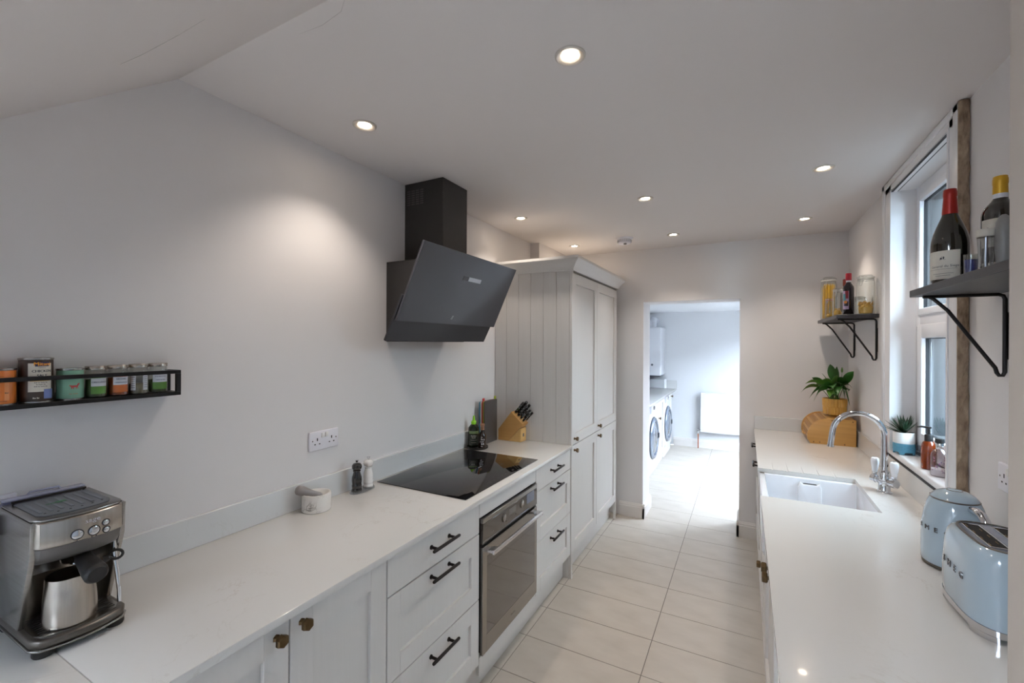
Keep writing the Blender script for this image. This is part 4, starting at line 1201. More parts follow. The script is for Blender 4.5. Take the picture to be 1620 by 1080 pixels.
for row, (yy, fs) in enumerate(((KY0 + .018, (.022, .052, .080, .104)), (KY0 + .044, (.030, .062)), (KY0 + .068, (.022, .052, .080, .104)))):
    for f_ in fs:
        big = f_ < .06
        b0 = k0 + dvec * f_ + Vector((0, yy, 0)) + nvec * .0006
        L = .112 if big else .086
        t = thing('kitchen_knife', 'black handled kitchen knife, %s from the top in the %s row of the beech block' % (('first', 'second', 'third', 'fourth')[fs.index(f_)], ('front', 'middle', 'back')[row]), 'knife', tuple(b0), 'knives in the beech block')
        def at_(s, o): return b0 + nvec * s + dvec * o
        ww = .0092 if big else .0075
        MB().loft([[at_(s, -w_) + Vector((0, -h_, 0)), at_(s, w_) + Vector((0, -h_, 0)), at_(s, w_) + Vector((0, h_, 0)), at_(s, -w_) + Vector((0, h_, 0))] for s, w_, h_ in ((.012, ww * .8, .006), (.02, ww * .9, .0075), (.06, ww * .8, .0075), (L - .014, ww, .008), (L - .006, ww, .0075), (L, ww * .7, .006))]).build('handle', M['gloss_black'], t)
        MB().loft([[at_(s, -w_) + Vector((0, -h_, 0)), at_(s, w_) + Vector((0, -h_, 0)), at_(s, w_) + Vector((0, h_, 0)), at_(s, -w_) + Vector((0, h_, 0))] for s, w_, h_ in ((0, ww * .9, .003), (.003, ww * .9, .005), (.0118, ww * .85, .0065))]).build('bolster', M['chrome'], t)
        MB().loft([[at_(s, -w_) + Vector((0, -.0015, 0)), at_(s, w_) + Vector((0, -.0015, 0)), at_(s, w_) + Vector((0, .0015, 0)), at_(s, -w_) + Vector((0, .0015, 0))] for s, w_ in ((.0122, ww * .92), (.02, ww * .98), (.06, ww * .88), (L - .014, ww * 1.08), (L - .006, ww * 1.08), (L + .001, ww * .75))]).build('tang', M['chrome'], t)
        rv = MB()
        for s in (.035, .058, .082):
            if s < L - .012: rv.lathe([(0, 0), (.0022, 0), (.0018, .0006), (0, .0007)], (0, 0, 0), 8, T=Matrix.Translation(at_(s, 0) + Vector((0, -.0076, 0))) @ Matrix.Rotation(PI / 2, 4, 'X'))
        rv.build('rivets', M['chrome'], t)

# ================================================================== THINGS ON THE RIGHT
def wall_shelf(y0, y1, ys, lab):
    t = thing('wall_shelf', lab, 'shelf', (XR, (y0 + y1) / 2, 1.7605), 'black shelves by the window')
    MB().box(.487, XR - .0006, y0, y1, 1.7605, 1.7835, .0015, 1).build('board', M['shelf'], t)
    for y in ys:
        k = MB()
        xw, xf_, zt_, zb_ = XR - .0065, .512, 1.7545, 1.522
        k.tube([(.498, y, zt_), (xw - .014, y, zt_), (xw - .004, y, zt_ - .004), (xw, y, zt_ - .014), (xw, y, zb_), (xw - .004, y, zb_ - .010), (xw - .012, y, zb_ - .010), (xw - .017, y, zb_ - .002), (xw - .020, y, zb_ + .012), (xf_ + .045, y, zt_ - .045), (xf_ + .012, y, zt_ - .008), (xf_, y, zt_)], .0052, 10)
        b = k.build('bracket', M['black'], t)
        MB().box(XR - .0012, XR - .0003, y - .008, y + .008, 1.56, 1.70).build('wall_plate', M['black'], b, smooth=0)
    return t
wall_shelf(1.06, 1.930, (1.845, 1.25), 'charcoal wooden shelf with wire brackets holding wine bottles, near the toaster')
wall_shelf(3.262, 4.050, (3.300, 3.895), 'charcoal wooden shelf with wire brackets holding pasta jars, above the plant')
ZB = 1.7837

# wine bottles
def wine(c, prof, lab, cap, capz, labs, th):
    t = thing('wine_bottle', lab, 'bottle', c)
    MB().lathe(prof, c, 40).build('bottle_body', M['wine'], t)
    r = [p[0] for p in prof if abs(p[1] - capz) < 1e-6][0]
    top = prof[-1][1]
    MB().lathe([(r + .0005, capz), (r + .0007, capz + .004), (.0148, top - .022), (.0158, top - .020), (.0158, top - .006), (.0148, top - .004), (.0148, top + .0002), (.0135, top + .0015), (0, top + .0015)], c, 32).build('foil_capsule', cap, t)
    return t
c = (.542, 1.782, ZB)
R = .0432
w1 = wine(c, [(0, .004), (.036, 0), (.0415, .002), (R, .008), (R, .118), (.042, .132), (.038, .152), (.030, .176), (.0225, .196), (.0175, .210), (.0152, .224), (.0145, .262), (.0145, .284), (0, .284)],
          'dark sloping shouldered wine bottle with red foil and cream label on near shelf', M['redcap'], .210, None, 0)
th = facing(c) - .42
MB().arc(c, R + .0004, th, .95, ZB + .014, ZB + .098, 18).build('label', M['paper'], w1)
l = MB(); text_mb(l, 'General du Siege', .0098, on_cyl(c, R + .0008, th + .12, ZB + .052))
l.arc(c, R + .0008, th, .80, ZB + .0435, ZB + .0441, 12).arc(c, R + .0008, th + .05, .55, ZB + .030, ZB + .0308, 8).arc(c, R + .0008, th + .05, .40, ZB + .024, ZB + .0248, 8)
for pts in ([(-5, -3), (-4, 2), (-1, 1), (0, -3)], [(1, -3), (1, 3), (3, 4), (4, 1), (3, -3)], [(-2, 2), (-1, 4.5), (0, 2)], [(-6, -4.2), (-6, -3.6), (6, -3.6), (6, -4.2)]):
    poly(l, on_cyl(c, R + .0008, th + .05, ZB + .076), pts, .0012)
l.build('print', M['print'], w1, smooth=0)
c = (.627, 1.720, ZB)
R = .0378
w2 = wine(c, [(0, .004), (.031, 0), (.0365, .002), (R, .008), (R, .180), (.0365, .192), (.032, .204), (.024, .214), (.0172, .222), (.0148, .232), (.0142, .288), (0, .288)],
          'square shouldered red wine bottle with gold foil, half hidden by the front nib', M['goldcap'], .232, None, 0)
th = facing(c) - .25
MB().arc(c, R + .0004, th, .9, ZB + .090, ZB + .168, 16).build('label', M['paper'], w2)
MB().arc(c, R + .0004, th, .9, ZB + .010, ZB + .048, 16).build('lower_label', M['paper'], w2)
MB().lathe([(.0158, .225), (.0160, .2255), (.0158, .240), (.0153, .240)], c, 28).build('neck_band', M['paperw'], w2)
l = MB(); text_mb(l, 'Barolo', .014, on_cyl(c, R + .0008, th, ZB + .140)); dashes(l, on_cyl(c, R + .0008, th, ZB + .125), [.006, .006, .006], .003, .002)
for k in range(4): l.arc(c, R + .0008, th, .5, ZB + .100 + k * .005, ZB + .1008 + k * .005, 6)
l.build('print', M['print'], w2, smooth=0)
# lever corkscrew
c = (.545, 1.566, ZB)
ck = thing('corkscrew', 'grey lever corkscrew with clear tube in front of the gold topped bottle', 'corkscrew', c)
cg = cmat('corkgrey', '#8a8886', .35)
MB().lathe([(0, 0), (.018, 0), (.019, .003), (.017, .006), (.006, .010), (.0045, .018), (0, .018)], (c[0], c[1], ZB), 24).build('foot', cg, ck)
MB().lathe([(.011, .018), (.0135, .022), (.0155, .07), (.0165, .098), (.0160, .098), (.013, .022), (.011, .018)], c, 24).build('clear_tube', M['acrylic'], ck)
MB().lathe([(.003, .018), (.0035, .06), (.0035, .098), (0, .098)], c, 10).build('worm', M['chrome'], ck)
MB().lathe([(.0172, .096), (.0185, .098), (.0185, .113), (.016, .116), (0, .117)], c, 28).build('collar', cmat('corkcream', '#c9c2b6', .35), ck)
a = Vector((c[0] + .026, c[1] - .018, ZB))
MB().tube([a + Vector((0, 0, z)) for z in (.016, .020, .030, .060, .100, .128, .140, .146)], [.006, .0115, .0145, .016, .016, .0145, .010, .004], 18).build('lever_arm', cg, ck)
MB().tube([(c[0], c[1], ZB + .106), (a.x, a.y, ZB + .106)], .006, 10).build('hinge', cg, ck)
c = (.552, 1.672, ZB)
bg_ = thing('blue_glass', 'small blue and clear glass between the two wine bottles', 'glass', c)
MB().lathe([(0, 0), (.013, 0), (.0145, .003), (.0150, .070), (.0140, .070), (.0130, .006), (0, .005)], c, 28).build('glass_body', M['jarglass'], bg_)
MB().lathe([(0, .0062), (.0128, .0062), (.0136, .055), (0, .055)], c, 24).build('blue_wax', cmat('bluewax', '#3a3f92', .3), bg_)

# jars and bottles on the far shelf
JG = 'jars on the far shelf'
def clipjar(x, y, r, h, lab, seal='#d9d9d4', square=False):
    c = (x, y, ZB)
    t = thing('clip_top_jar', lab, 'jar', c, JG)
    MB().lathe([(0, 0), (r - .005, 0), (r - .001, .002), (r, .007), (r, h * .76), (r * .97, h * .82), (r * .86, h * .865), (r * .86, h * .89), (r * .90, h * .895), (r * .90, h * .91)], c, 32).build('glass', M['jarglass'], t)
    MB().lathe([(r * .80, h * .905), (r * .92, h * .906), (r * .92, h * .918), (r * .80, h * .919)], c, 32).build('rubber_seal', cmat('seal' + seal, seal, .5), t)
    MB().lathe([(r * .92, h * .919), (r * .93, h * .94), (r * .86, h * .965), (r * .74, h * .975), (r * .70, h * .998), (0, h)], c, 32).build('glass_lid', M['jarglass'], t)
    th = facing(c) - .5
    wr = MB()
    wr.tube([(x + r * .93 * math.cos(2 * PI * i / 28), y + r * .93 * math.sin(2 * PI * i / 28), ZB + h * .87) for i in range(28)], .0013, 6, closed=True)
    wr.tube([(x + r * .97 * math.cos(2 * PI * i / 28), y + r * .97 * math.sin(2 * PI * i / 28), ZB + h * .945) for i in range(28)], .0013, 6, closed=True)
    px, py = math.cos(th), math.sin(th)
    qx, qy = -py, px
    def P(rad, s, z): return (x + rad * px + s * qx, y + rad * py + s * qy, ZB + z)
    w_ = r * .22
    wr.tube([P(r * .97, -w_, h * .945), P(r * 1.08, -w_, h * .88), P(r * 1.06, -w_, h * .80), P(r * 1.06, w_, h * .80), P(r * 1.08, w_, h * .88), P(r * .97, w_, h * .945)], .0013, 6)
    wr.tube([P(r * .95, -w_, h * .87), P(r * 1.1, -w_ * .6, h * .72), P(r * 1.1, w_ * .6, h * .72), P(r * .95, w_, h * .87)], .0013, 6)
    wr.build('wire_clip', M['chrome'], t)
    return t, c
clipjar(.533, 3.885, .050, .305, 'tall clip top glass jar full of spaghetti, leftmost on the far shelf')
rnd = random.Random(11)
sp = MB()
for i in range(90):
    a, q = rnd.uniform(0, 2 * PI), .040 * math.sqrt(rnd.random())
    a2, q2 = a + rnd.uniform(-.5, .5), .040 * math.sqrt(rnd.random())
    sp.tube([(.533 + q * math.cos(a), 3.885 + q * math.sin(a), ZB + .008), (.533 + q2 * math.cos(a2), 3.885 + q2 * math.sin(a2), ZB + rnd.uniform(.235, .258))], .0016, 5)
o = sp.build('spaghetti', M['spag']); recenter(o, (.533, 3.885, ZB + .008)); tag(o, 'dry spaghetti standing in the tall clip top jar', 'pasta'); o['kind'] = 'stuff'
clipjar(.508, 3.678, .0245, .134, 'small clip top jar with orange seal in front of the spaghetti', '#e0662e')
clipjar(.5475, 3.626, .0300, .195, 'medium clip top jar with a little pasta, beside the red capped bottle')
clipjar(.642, 3.505, .0320, .125, 'small clip top jar standing behind the big pasta jar')
clipjar(.6375, 3.322, .0455, .235, 'large clip top jar with pasta in its base, at the near shelf end')
def heap(name, x, y, r, z0, z1, n, lab, size):
    mb = MB()
    mb.lathe([(0, z0), (r * .8, z0), (r * .9, (z0 + z1) / 2), (r * .6, z0 + (z1 - z0) * .75), (0, z0 + (z1 - z0) * .8)], (x, y, 0), 16)
    for i in range(n):
        a, q = rnd.uniform(0, 2 * PI), r * math.sqrt(rnd.random()) * .88
        p = Vector((x + q * math.cos(a), y + q * math.sin(a), rnd.uniform(z0 + size, z1)))
        d = Vector((rnd.uniform(-1, 1), rnd.uniform(-1, 1), rnd.uniform(-.7, .7))).normalized() * size
        e_ = p - d
        if math.hypot(e_.x - x, e_.y - y) > r * .95: d = -d * .3
        e_ = p + d
        if math.hypot(e_.x - x, e_.y - y) > r * .95: continue
        mb.tube([p - d * .5, p + Vector((0, 0, size * .18)), p + d * .5], size * .28, 6)
    o = mb.build(name, M['pasta']); recenter(o, (x, y, z0)); tag(o, lab, 'pasta'); o['kind'] = 'stuff'
    return o
heap('pasta', .6375, 3.322, .0405, ZB + .006, ZB + .075, 130, 'pasta tubes filling the base of the large clip top jar', .013)
heap('pasta', .5475, 3.626, .0255, ZB + .006, ZB + .060, 60, 'small pasta shapes in the medium clip top jar', .008)
heap('pasta', .508, 3.678, .0200, ZB + .006, ZB + .030, 30, 'few pale grains in the small jar with orange seal', .006)
c = (.580, 3.475, ZB)
rb_ = thing('cordial_bottle', 'dark bottle with red cap and colourful label on the far shelf', 'bottle', c)
MB().lathe([(0, 0), (.026, 0), (.0285, .003), (.029, .172), (.027, .186), (.019, .200), (.0135, .208), (.0125, .222), (0, .222)], c, 32).build('bottle_body', cmat('cordial', '#1d1720', .1), rb_)
MB().lathe([(.0130, .210), (.0132, .226), (.0128, .226)], c, 24).build('neck_band', M['paperw'], rb_)
MB().lathe([(.0150, .226), (.0160, .228), (.0160, .268), (.0145, .272), (0, .272)], c, 28).build('cap', cmat('capred', '#a3172a', .35), rb_)
th = facing(c) - .55
MB().arc(c, .0293, th, .62, ZB + .042, ZB + .158, 12).build('label', cmat('lablilac', '#b9a4c4', .5), rb_)
for dz0, dz1, da, hf, col in ((.110, .158, .25, .3, '#8e2230'), (.095, .140, -.25, .3, '#4f8e98'), (.062, .092, .1, .42, '#2a2430')):
    MB().arc(c, .0296, th + da, hf, ZB + dz0, ZB + dz1, 8).build('label_patch', cmat('patch' + col, col, .5), rb_)
l = MB()
l.lathe([(0, 0), (.010, 0), (.010, .0004), (0, .0004)], (0, 0, 0), 20, T=Matrix.Translation((c[0] + .0292 * math.cos(th), c[1] + .0292 * math.sin(th), ZB + .088)) @ Matrix.Rotation(th, 4, 'Z') @ Matrix.Rotation(PI / 2, 4, 'Y'))
l.build('orange_dot', cmat('dotor', '#e08a3a', .5), rb_)
c = (.632, 3.890, ZB)
bb = thing('sauce_bottle', 'dark bottle with brown cap half hidden behind the red capped one', 'bottle', c)
MB().lathe([(0, 0), (.028, 0), (.030, .003), (.030, .17), (.026, .20), (.014, .225), (.013, .26), (0, .26)], c, 28).build('bottle_body', cmat('sauce', '#2a1713', .12), bb)
MB().lathe([(.0155, .238), (.016, .24), (.016, .285), (0, .287)], c, 24).build('cap', cmat('capbrown', '#6b2a20', .4), bb)

# ---------------- bread bin (roll top, opening to the aisle)
BX0, BX1, BYa, BYb = .388, .664, 3.70, 4.085
Z0 = QZ + .0006
bb = thing('bread_bin', 'bamboo roll top bread bin in the far corner of the right worktop', 'bread bin', (.53, 3.89, Z0))
def bin_plan(off=0.0, zt=1.090):
    R_ = .125 - off
    cx_, cz_ = BX0 + .125, zt - .125
    pts = [(BX0 + .018 + off * .3, Z0), (BX0 + off, Z0 + .03)]
    for k in range(13):
        a = math.radians(180 - 90 * k / 12)
        pts.append((cx_ + R_ * math.cos(a), cz_ + R_ * math.sin(a)))
    pts += [(BX1 - off, zt - off), (BX1 - off, Z0)]
    return pts
for y0 in (BYa, BYb - .014):
    sd = MB().prism(bin_plan(), 'y', y0, y0 + .014, .0015, 2).build('side', M['bamboo'], bb, smooth=25)
    if y0 == BYa:
        dw = MB()
        for x, z in ((.46, Z0 + .013), (.60, Z0 + .010), (.645, 1.078), (.53, 1.079), (.425, Z0 + .013)):
            dw.lathe([(0, 0), (.0045, 0), (.0045, .0008), (0, .0008)], (0, 0, 0), 10, T=Matrix.Translation((x, BYa, z)) @ Matrix.Rotation(PI / 2, 4, 'X'))
        dw.build('screw_caps', cmat('dowel', '#6b4a26', .6), sd)
MB().box(BX0 + .02, BX1 - .002, BYa + .014, BYb - .014, Z0, Z0 + .012).build('floor_board', M['bamboox'], bb, smooth=0)
MB().box(BX1 - .012, BX1 - .002, BYa + .014, BYb - .014, Z0 + .012, 1.078).build('back_board', M['bamboox'], bb, smooth=0)
MB().box(BX0 + .118, BX1 - .002, BYa + .014, BYb - .014, 1.079, 1.089, .001, 1).build('top_board', M['bamboo'], bb)
cx_, cz_ = BX0 + .125, 1.090 - .125
for k in range(12):        # slats of the roll top
    a0, a1 = math.radians(196 - 9 * k), math.radians(196 - 9 * k - 8.4)
    q = [(cx_ + rr * math.cos(a), cz_ + rr * math.sin(a)) for rr, a in ((.108, a0), (.115, a0), (.1175, (a0 + a1) / 2), (.115, a1), (.108, a1))]
    MB().prism(q, 'y', BYa + .0145, BYb - .0145).build('slat', M['bamboox'] if k % 3 else M['bamboo'], bb, smooth=0)
MB().tube([(BX0 + .004, 3.86, Z0 + .04), (BX0 - .008, 3.86, Z0 + .042), (BX0 - .010, 3.89, Z0 + .042), (BX0 - .008, 3.92, Z0 + .042), (BX0 + .004, 3.92, Z0 + .04)], .006, 10).build('handle', M['bamboo'], bb)

# ---------------- peace lily in an ochre ribbed pot
px0, py0, pz0 = .571, 3.885, 1.0905
pt = thing('potted_plant', 'leafy green peace lily in an ochre ribbed pot on the bread bin', 'plant', (px0, py0, pz0))
N, rows = 176, []
zs = [.012, .014, .020, .045, .0635, .066, .0685, .090, .118, .122, .124]
for z in zs:
    r = .066 + .006 * min(1, z / .10)
    ph = 0 if z < .066 else PI / 1
    amp = .0026 if z not in (.012, .122, .124) else .0006
    if abs(z - .066) < 1e-6: amp = .001
    rows.append([(px0 + (r + amp * (abs(math.cos(22 * 2 * PI * i / N / 2 + ph / 2)) * 2 - 1)) * math.cos(2 * PI * i / N), py0 + (r + amp * (abs(math.cos(22 * 2 * PI * i / N / 2 + ph / 2)) * 2 - 1)) * math.sin(2 * PI * i / N), pz0 + z) for i in range(N)])
for r, z in ((.066, .124), (.065, .112)):
    rows.append([(px0 + r * math.cos(2 * PI * i / N), py0 + r * math.sin(2 * PI * i / N), pz0 + z) for i in range(N)])
MB().loft(rows).build('pot', M['ochre'], pt)
MB().lathe([(0, 0), (.030, 0), (.034, .002), (.040, .012), (0, .0125)], (px0, py0, pz0), 32).build('pot_foot', M['ochre'], pt)
MB().lathe([(0, .1125), (.0648, .1125), (.06, .116), (.02, .120), (0, .119)], (px0, py0, pz0), 24).build('soil', M['soil'], pt)
def leaf_mesh(B, T, lift, width, roll, petiole=.38, nseg=9, droop=0.0):
    B, T = Vector(B), Vector(T)
    mid = (B + T) / 2 + Vector((0, 0, lift))
    def P(t): return (1 - t) ** 2 * B + 2 * t * (1 - t) * mid + t * t * T
    mb = MB()
    mb.tube([P(petiole * k / 4) for k in range(5)], [.0024, .0022, .002, .0018, .0016], 6)
    rows = []
    for k in range(nseg + 1):
        t = petiole * .97 + (1 - petiole * .97) * k / nseg
        s = k / nseg
        w = width * (math.sin(PI * min(1, s * 1.02) ** .8) ** .85 if 0 < s < 1 else 0.02)
        d = (P(min(t + .02, 1)) - P(max(t - .02, 0))).normalized()
        side = d.cross(Vector((0, 0, 1)))
        if side.length < 1e-4: side = Vector((1, 0, 0))
        side.normalize()
        side = Matrix.Rotation(roll, 3, d) @ side
        up = side.cross(d)
        wave = .08 * width * math.sin(s * 9)
        rows.append([P(t) + side * (w * q) + up * (w * .22 * (abs(q) ** 1.3) + wave * q * .5) for q in (-1, -.55, 0, .55, 1)])
    mb.grid(rows)
    back = [[p - Vector((0, 0, .0006)) for p in row] for row in rows]
    return mb
base = Vector((px0, py0, pz0 + .118))
LEAF = [((.539, 3.86, 1.461), .06, .026, .9), ((.547, 3.98, 1.420), .05, .022, .7), ((.655, 3.74, 1.419), .05, .026, -.9),
        ((.357, 3.80, 1.250), .13, .020, .75), ((.396, 3.93, 1.305), .12, .018, .8), ((.402, 3.76, 1.212), .16, .020, .9),
        ((.425, 3.70, 1.205), .15, .032, 1.0), ((.600, 3.70, 1.228), .17, .034, -1.1), ((.640, 3.80, 1.215), .19, .020, -.6),
        ((.652, 3.76, 1.300), .12, .018, -.7), ((.417, 3.75, 1.337), .08, .019, .85), ((.560, 3.69, 1.262), .13, .030, .2),
        ((.480, 3.78, 1.350), .07, .027, .8), ((.640, 3.87, 1.354), .06, .024, -.8), ((.655, 3.86, 1.165), .24, .012, -.5),
        ((.452, 3.70, 1.300), .09, .028, .9), ((.532, 3.69, 1.300), .10, .030, .4), ((.600, 3.76, 1.375), .06, .026, -.5),
        ((.43, 3.86, 1.36), .06, .022, .8), ((.515, 3.70, 1.235), .12, .03, .5), ((.62, 3.69, 1.285), .1, .028, -.7), ((.585, 3.9, 1.445), .03, .02, .9), ((.455, 3.78, 1.24), .12, .026, 1.0), ((.56, 3.74, 1.39), .05, .026, .6), ((.63, 3.78, 1.35), .07, .022, -.8), ((.500, 3.95, 1.390), .05, .024, .6), ((.620, 3.98, 1.36), .06, .024, -.6), ((.47, 4.0, 1.28), .1, .024, .5), ((.580, 3.72, 1.330), .08, .028, -.3)]
rnd = random.Random(5)
for i, (T, lift, w_, roll) in enumerate(LEAF):
    b0 = base + Vector((rnd.uniform(-.03, .03), rnd.uniform(-.03, .03), 0))
    leaf_mesh(b0, T, lift * 1.1, w_ * 1.02, roll).build('leaf', M['leafy'] if i in (4, 10, 12, 19, 23) else M['leaf'], pt, 60, normals=False)
bud = MB()
bud.tube([base, (.610, 3.90, 1.32), (.620, 3.93, 1.400)], [.002, .0018, .0015], 6)
bud.lathe([(0, 0), (.0055, .008), (.007, .020), (.004, .036), (0, .044)], (.620, 3.93, 1.396), 10)
bud.build('flower_bud', M['leafy'], pt)

# ---------------- succulent on the window sill
sx_, sy_, sz_ = .704, 2.863, 1.0575
su = thing('succulent', 'spiky dark green succulent in a white and blue footed pot on the sill', 'plant', (sx_, sy_, sz_))
R = .0425
MB().lathe([(R - .002, .0535), (R + .0005, .056), (R + .0005, .106), (R - .001, .109), (R - .0045, .109), (R - .005, .098), (0, .098)], (sx_, sy_, sz_), 40).build('pot_rim', M['potwhite'], su)
rows = []
N = 72
for z in (.012, .016, .022, .028, .034, .040, .046, .052, .0545):
    k = zs.index(z) if z in zs else 0
    row = []
    for i in range(N):
        a = 2 * PI * i / N
        bump_ = .0012 * (1 if (i // 3 + int(z * 1000) // 6) % 2 else -1) if .018 < z < .05 else 0
        row.append((sx_ + (R + bump_) * math.cos(a), sy_ + (R + bump_) * math.sin(a), sz_ + z))
    rows.append(row)
rows.append([(sx_ + (R - .006) * math.cos(2 * PI * i / N), sy_ + (R - .006) * math.sin(2 * PI * i / N), sz_ + .0545) for i in range(N)])
rows.insert(0, [(sx_ + (R - .006) * math.cos(2 * PI * i / N), sy_ + (R - .006) * math.sin(2 * PI * i / N), sz_ + .012) for i in range(N)])
MB().loft(rows).build('pot_base', M['potblue'], su)
for k in range(4):
    a = PI / 4 + PI / 2 * k + .35
    MB().loft([[(sx_ + rr * math.cos(a + q), sy_ + rr * math.sin(a + q), sz_ + z) for rr, q in ((R * .98, -h_), (R * 1.0, 0), (R * .98, h_), (R * .8, h_ * .8), (R * .8, -h_ * .8))] for z, h_ in ((0, .22), (.008, .26), (.0135, .42))]).build('pot_foot', M['potblue'], su)
MB().lathe([(0, .0985), (R - .0055, .0985), (.02, .103), (0, .104)], (sx_, sy_, sz_), 24).build('soil', M['soil'], su)
rnd = random.Random(9)
nl = 44
for i in range(nl):
    a = i * 2.39996
    f_ = i / nl
    el = math.radians(4 + 70 * (1 - f_) ** 1.1) if i else 1.4
    el = math.radians(78 - 72 * f_)
    L = .046 + .046 * min(1, f_ * 1.6)
    for _ in range(30):
        d = Vector((math.cos(a) * math.cos(el), math.sin(a) * math.cos(el), math.sin(el)))
        if sx_ + d.x * L < .745 and sy_ + d.y * L < 2.914: break
        el += .05
        if el > 1.45: L *= .95
    side = d.cross(Vector((0, 0, 1))).normalized(); up = side.cross(d)
    c0 = Vector((sx_, sy_, sz_ + .104 + .012 * (1 - f_)))
    rings = []
    for t, w_, th_ in ((0, .006, .003), (.25, .0075, .0035), (.6, .0055, .0026), (.88, .0022, .0012), (1, .0003, .0002)):
        p = c0 + d * (L * t) + up * (L * .12 * t * t)
        rings.append([p - side * w_ - up * th_ * .1, p - up * th_, p + side * w_ - up * th_ * .1, p + up * th_ * .5])
    MB().loft(rings).build('leaf', M['spike'], su, 30)

# ---------------- soap bottles on the sill
c = (.7145, 2.565, sz_)
ab = thing('soap_dispenser', 'amber pump soap bottle with black pump on the window sill', 'soap bottle', c)
MB().lathe([(0, 0), (.0235, 0), (.0262, .003), (.0265, .088), (.0255, .102), (.020, .116), (.0125, .124), (.0115, .130), (0, .130)], c, 34).build('bottle_body', M['amber'], ab)
l = MB(); dashes(l, on_cyl(c, .0268, facing(c), sz_ + .074), [.012], .002, .001); l.build('print', cmat('amberprint', '#3a1a0a', .5), ab, smooth=0)
pm = MB().lathe([(.0135, .122), (.0145, .123), (.0145, .148), (.0125, .151), (.006, .152), (.0055, .176), (.0085, .178), (.0085, .185), (0, .186)], c, 24).tube([(c[0], c[1], sz_ + .1815), (c[0] - .022, c[1] + .012, sz_ + .1825), (c[0] - .034, c[1] + .018, sz_ + .1790)], [.0055, .0042, .003], 10)
pm.build('pump', M['rubber'], ab)
c = (.716, 2.448, sz_)
cb = thing('lotion_bottle', 'clear glass bottle with black cap and purple floral print beside amber soap', 'bottle', c)
MB().lathe([(0, 0), (.0265, 0), (.0285, .003), (.0285, .082), (.026, .096), (.016, .108), (.0115, .113), (.0115, .128), (0, .128)], c, 34).build('glass', clear('blush_glass', '#f4eff4', .08, .03), cb)
MB().lathe([(0, .003), (.0255, .003), (.0265, .006), (.0265, .030), (0, .031)], c, 30).build('white_lotion', M['potwhite'], cb)
MB().lathe([(.0118, .113), (.0125, .114), (.0125, .136), (.0118, .137)], c, 24).build('silver_collar', M['chrome'], cb)
MB().lathe([(.0142, .137), (.0148, .138), (.0148, .154), (.0135, .156), (0, .156)], c, 24).build('cap', M['rubber'], cb)
fp = MB(); rnd = random.Random(21)
th = facing(c)
fcol = MB()
for i in range(26):
    f = on_cyl(c, .0288, th + rnd.uniform(-.9, .9), sz_ + rnd.uniform(.020, .085))
    r_ = rnd.uniform(.0014, .0036)
    poly(fp if i % 2 else fcol, f, [(r_ * math.cos(k * PI / 3) * rnd.uniform(.6, 1), r_ * math.sin(k * PI / 3) * rnd.uniform(.6, 1.3)) for k in range(6)])
fp.build('floral_print', cmat('floral', '#7a5a86', .5), cb, smooth=0)
fcol.build('pink_floral_print', cmat('floralp', '#b98aa8', .5), cb, smooth=0)

# ---------------- kettle
kx, ky = .580, 1.862
kt = thing('kettle', 'pale blue domed electric kettle with chrome handle behind the toaster', 'kettle', (kx, ky, QZ))
MB().lathe([(0, .0004), (.070, .0004), (.0755, .003), (.0765, .010), (.0745, .012), (0, .012)], (kx, ky, QZ), 48).build('base', M['darksteel'], kt)
MB().lathe([(.076, .0125), (.0785, .016), (.079, .05), (.0785, .090), (.076, .133), (.0715, .166), (.065, .192), (.0585, .2085), (.057, .2105)], (kx, ky, QZ), 64).build('body', M['blue'], kt)
MB().lathe([(.0570, .2100), (.0585, .2115), (.0565, .2145), (.0540, .2145)], (kx, ky, QZ), 56).build('lid_ring', M['darksteel'], kt)
lid = MB().lathe([(.0560, .2142), (.0530, .2200), (.044, .2295), (.031, .2360), (.0205, .2390), (.0190, .2392)], (kx, ky, QZ), 56).build('lid', M['blue'], kt)
MB().lathe([(.0200, .2388), (.0195, .2405), (.0178, .2405), (.0175, .2392)], (kx, ky, QZ), 36).build('lid_knob_ring', M['darksteel'], lid)
MB().lathe([(.0176, .2392), (.0150, .2415), (0, .2422)], (kx, ky, QZ), 36).build('lid_knob', M['blue'], lid)
hd_ = Vector((.30, -.954, 0))
K0 = Vector((kx, ky, QZ))
def KP(rad, z): return tuple(K0 + hd_ * rad + Vector((0, 0, z)))
MB().tube([KP(.062, .200), KP(.080, .202), KP(.098, .197), KP(.110, .184), KP(.115, .165), KP(.113, .125), KP(.104, .085), KP(.092, .062), KP(.074, .054)],
          [.010, .011, .0115, .0115, .0115, .0115, .011, .011, .011], 18).build('handle', M['chrome'], kt)
MB().tube([KP(.074, .030), KP(.084, .030)], [.010, .008], 14).build('lever', M['chrome'], kt)
sd_ = -hd_
sw = Vector((-sd_.y, sd_.x, 0))
spm = MB()
rg = []
for rad, hw_, z0_, z1_ in ((.060, .020, .158, .203), (.080, .016, .170, .201), (.095, .006, .185, .200)):
    c0 = K0 + sd_ * rad
    rg.append([c0 + sw * hw_ + Vector((0, 0, z1_)), c0 + sw * hw_ * .5 + Vector((0, 0, (z0_ + z1_) / 2)), c0 + Vector((0, 0, z0_)), c0 - sw * hw_ * .5 + Vector((0, 0, (z0_ + z1_) / 2)), c0 - sw * hw_ + Vector((0, 0, z1_))])
spm.loft(rg).build('spout', M['chrome'], kt)
def letters(parent, s, fmap, size, gap, mat_):
    n_ = len(s)
    for i, ch_ in enumerate(s):
        lm = MB(); text_mb(lm, ch_, size, fmap((i - (n_ - 1) / 2) * gap), .0022, 1.12)
        lm.build('letter', mat_, parent, smooth=0)
kth = PI + .55
letters(kt, 'SMEG', lambda s: on_cyl((kx, ky), .0775, kth + s / .0775, QZ + .120), .020, .027, M['badge'])

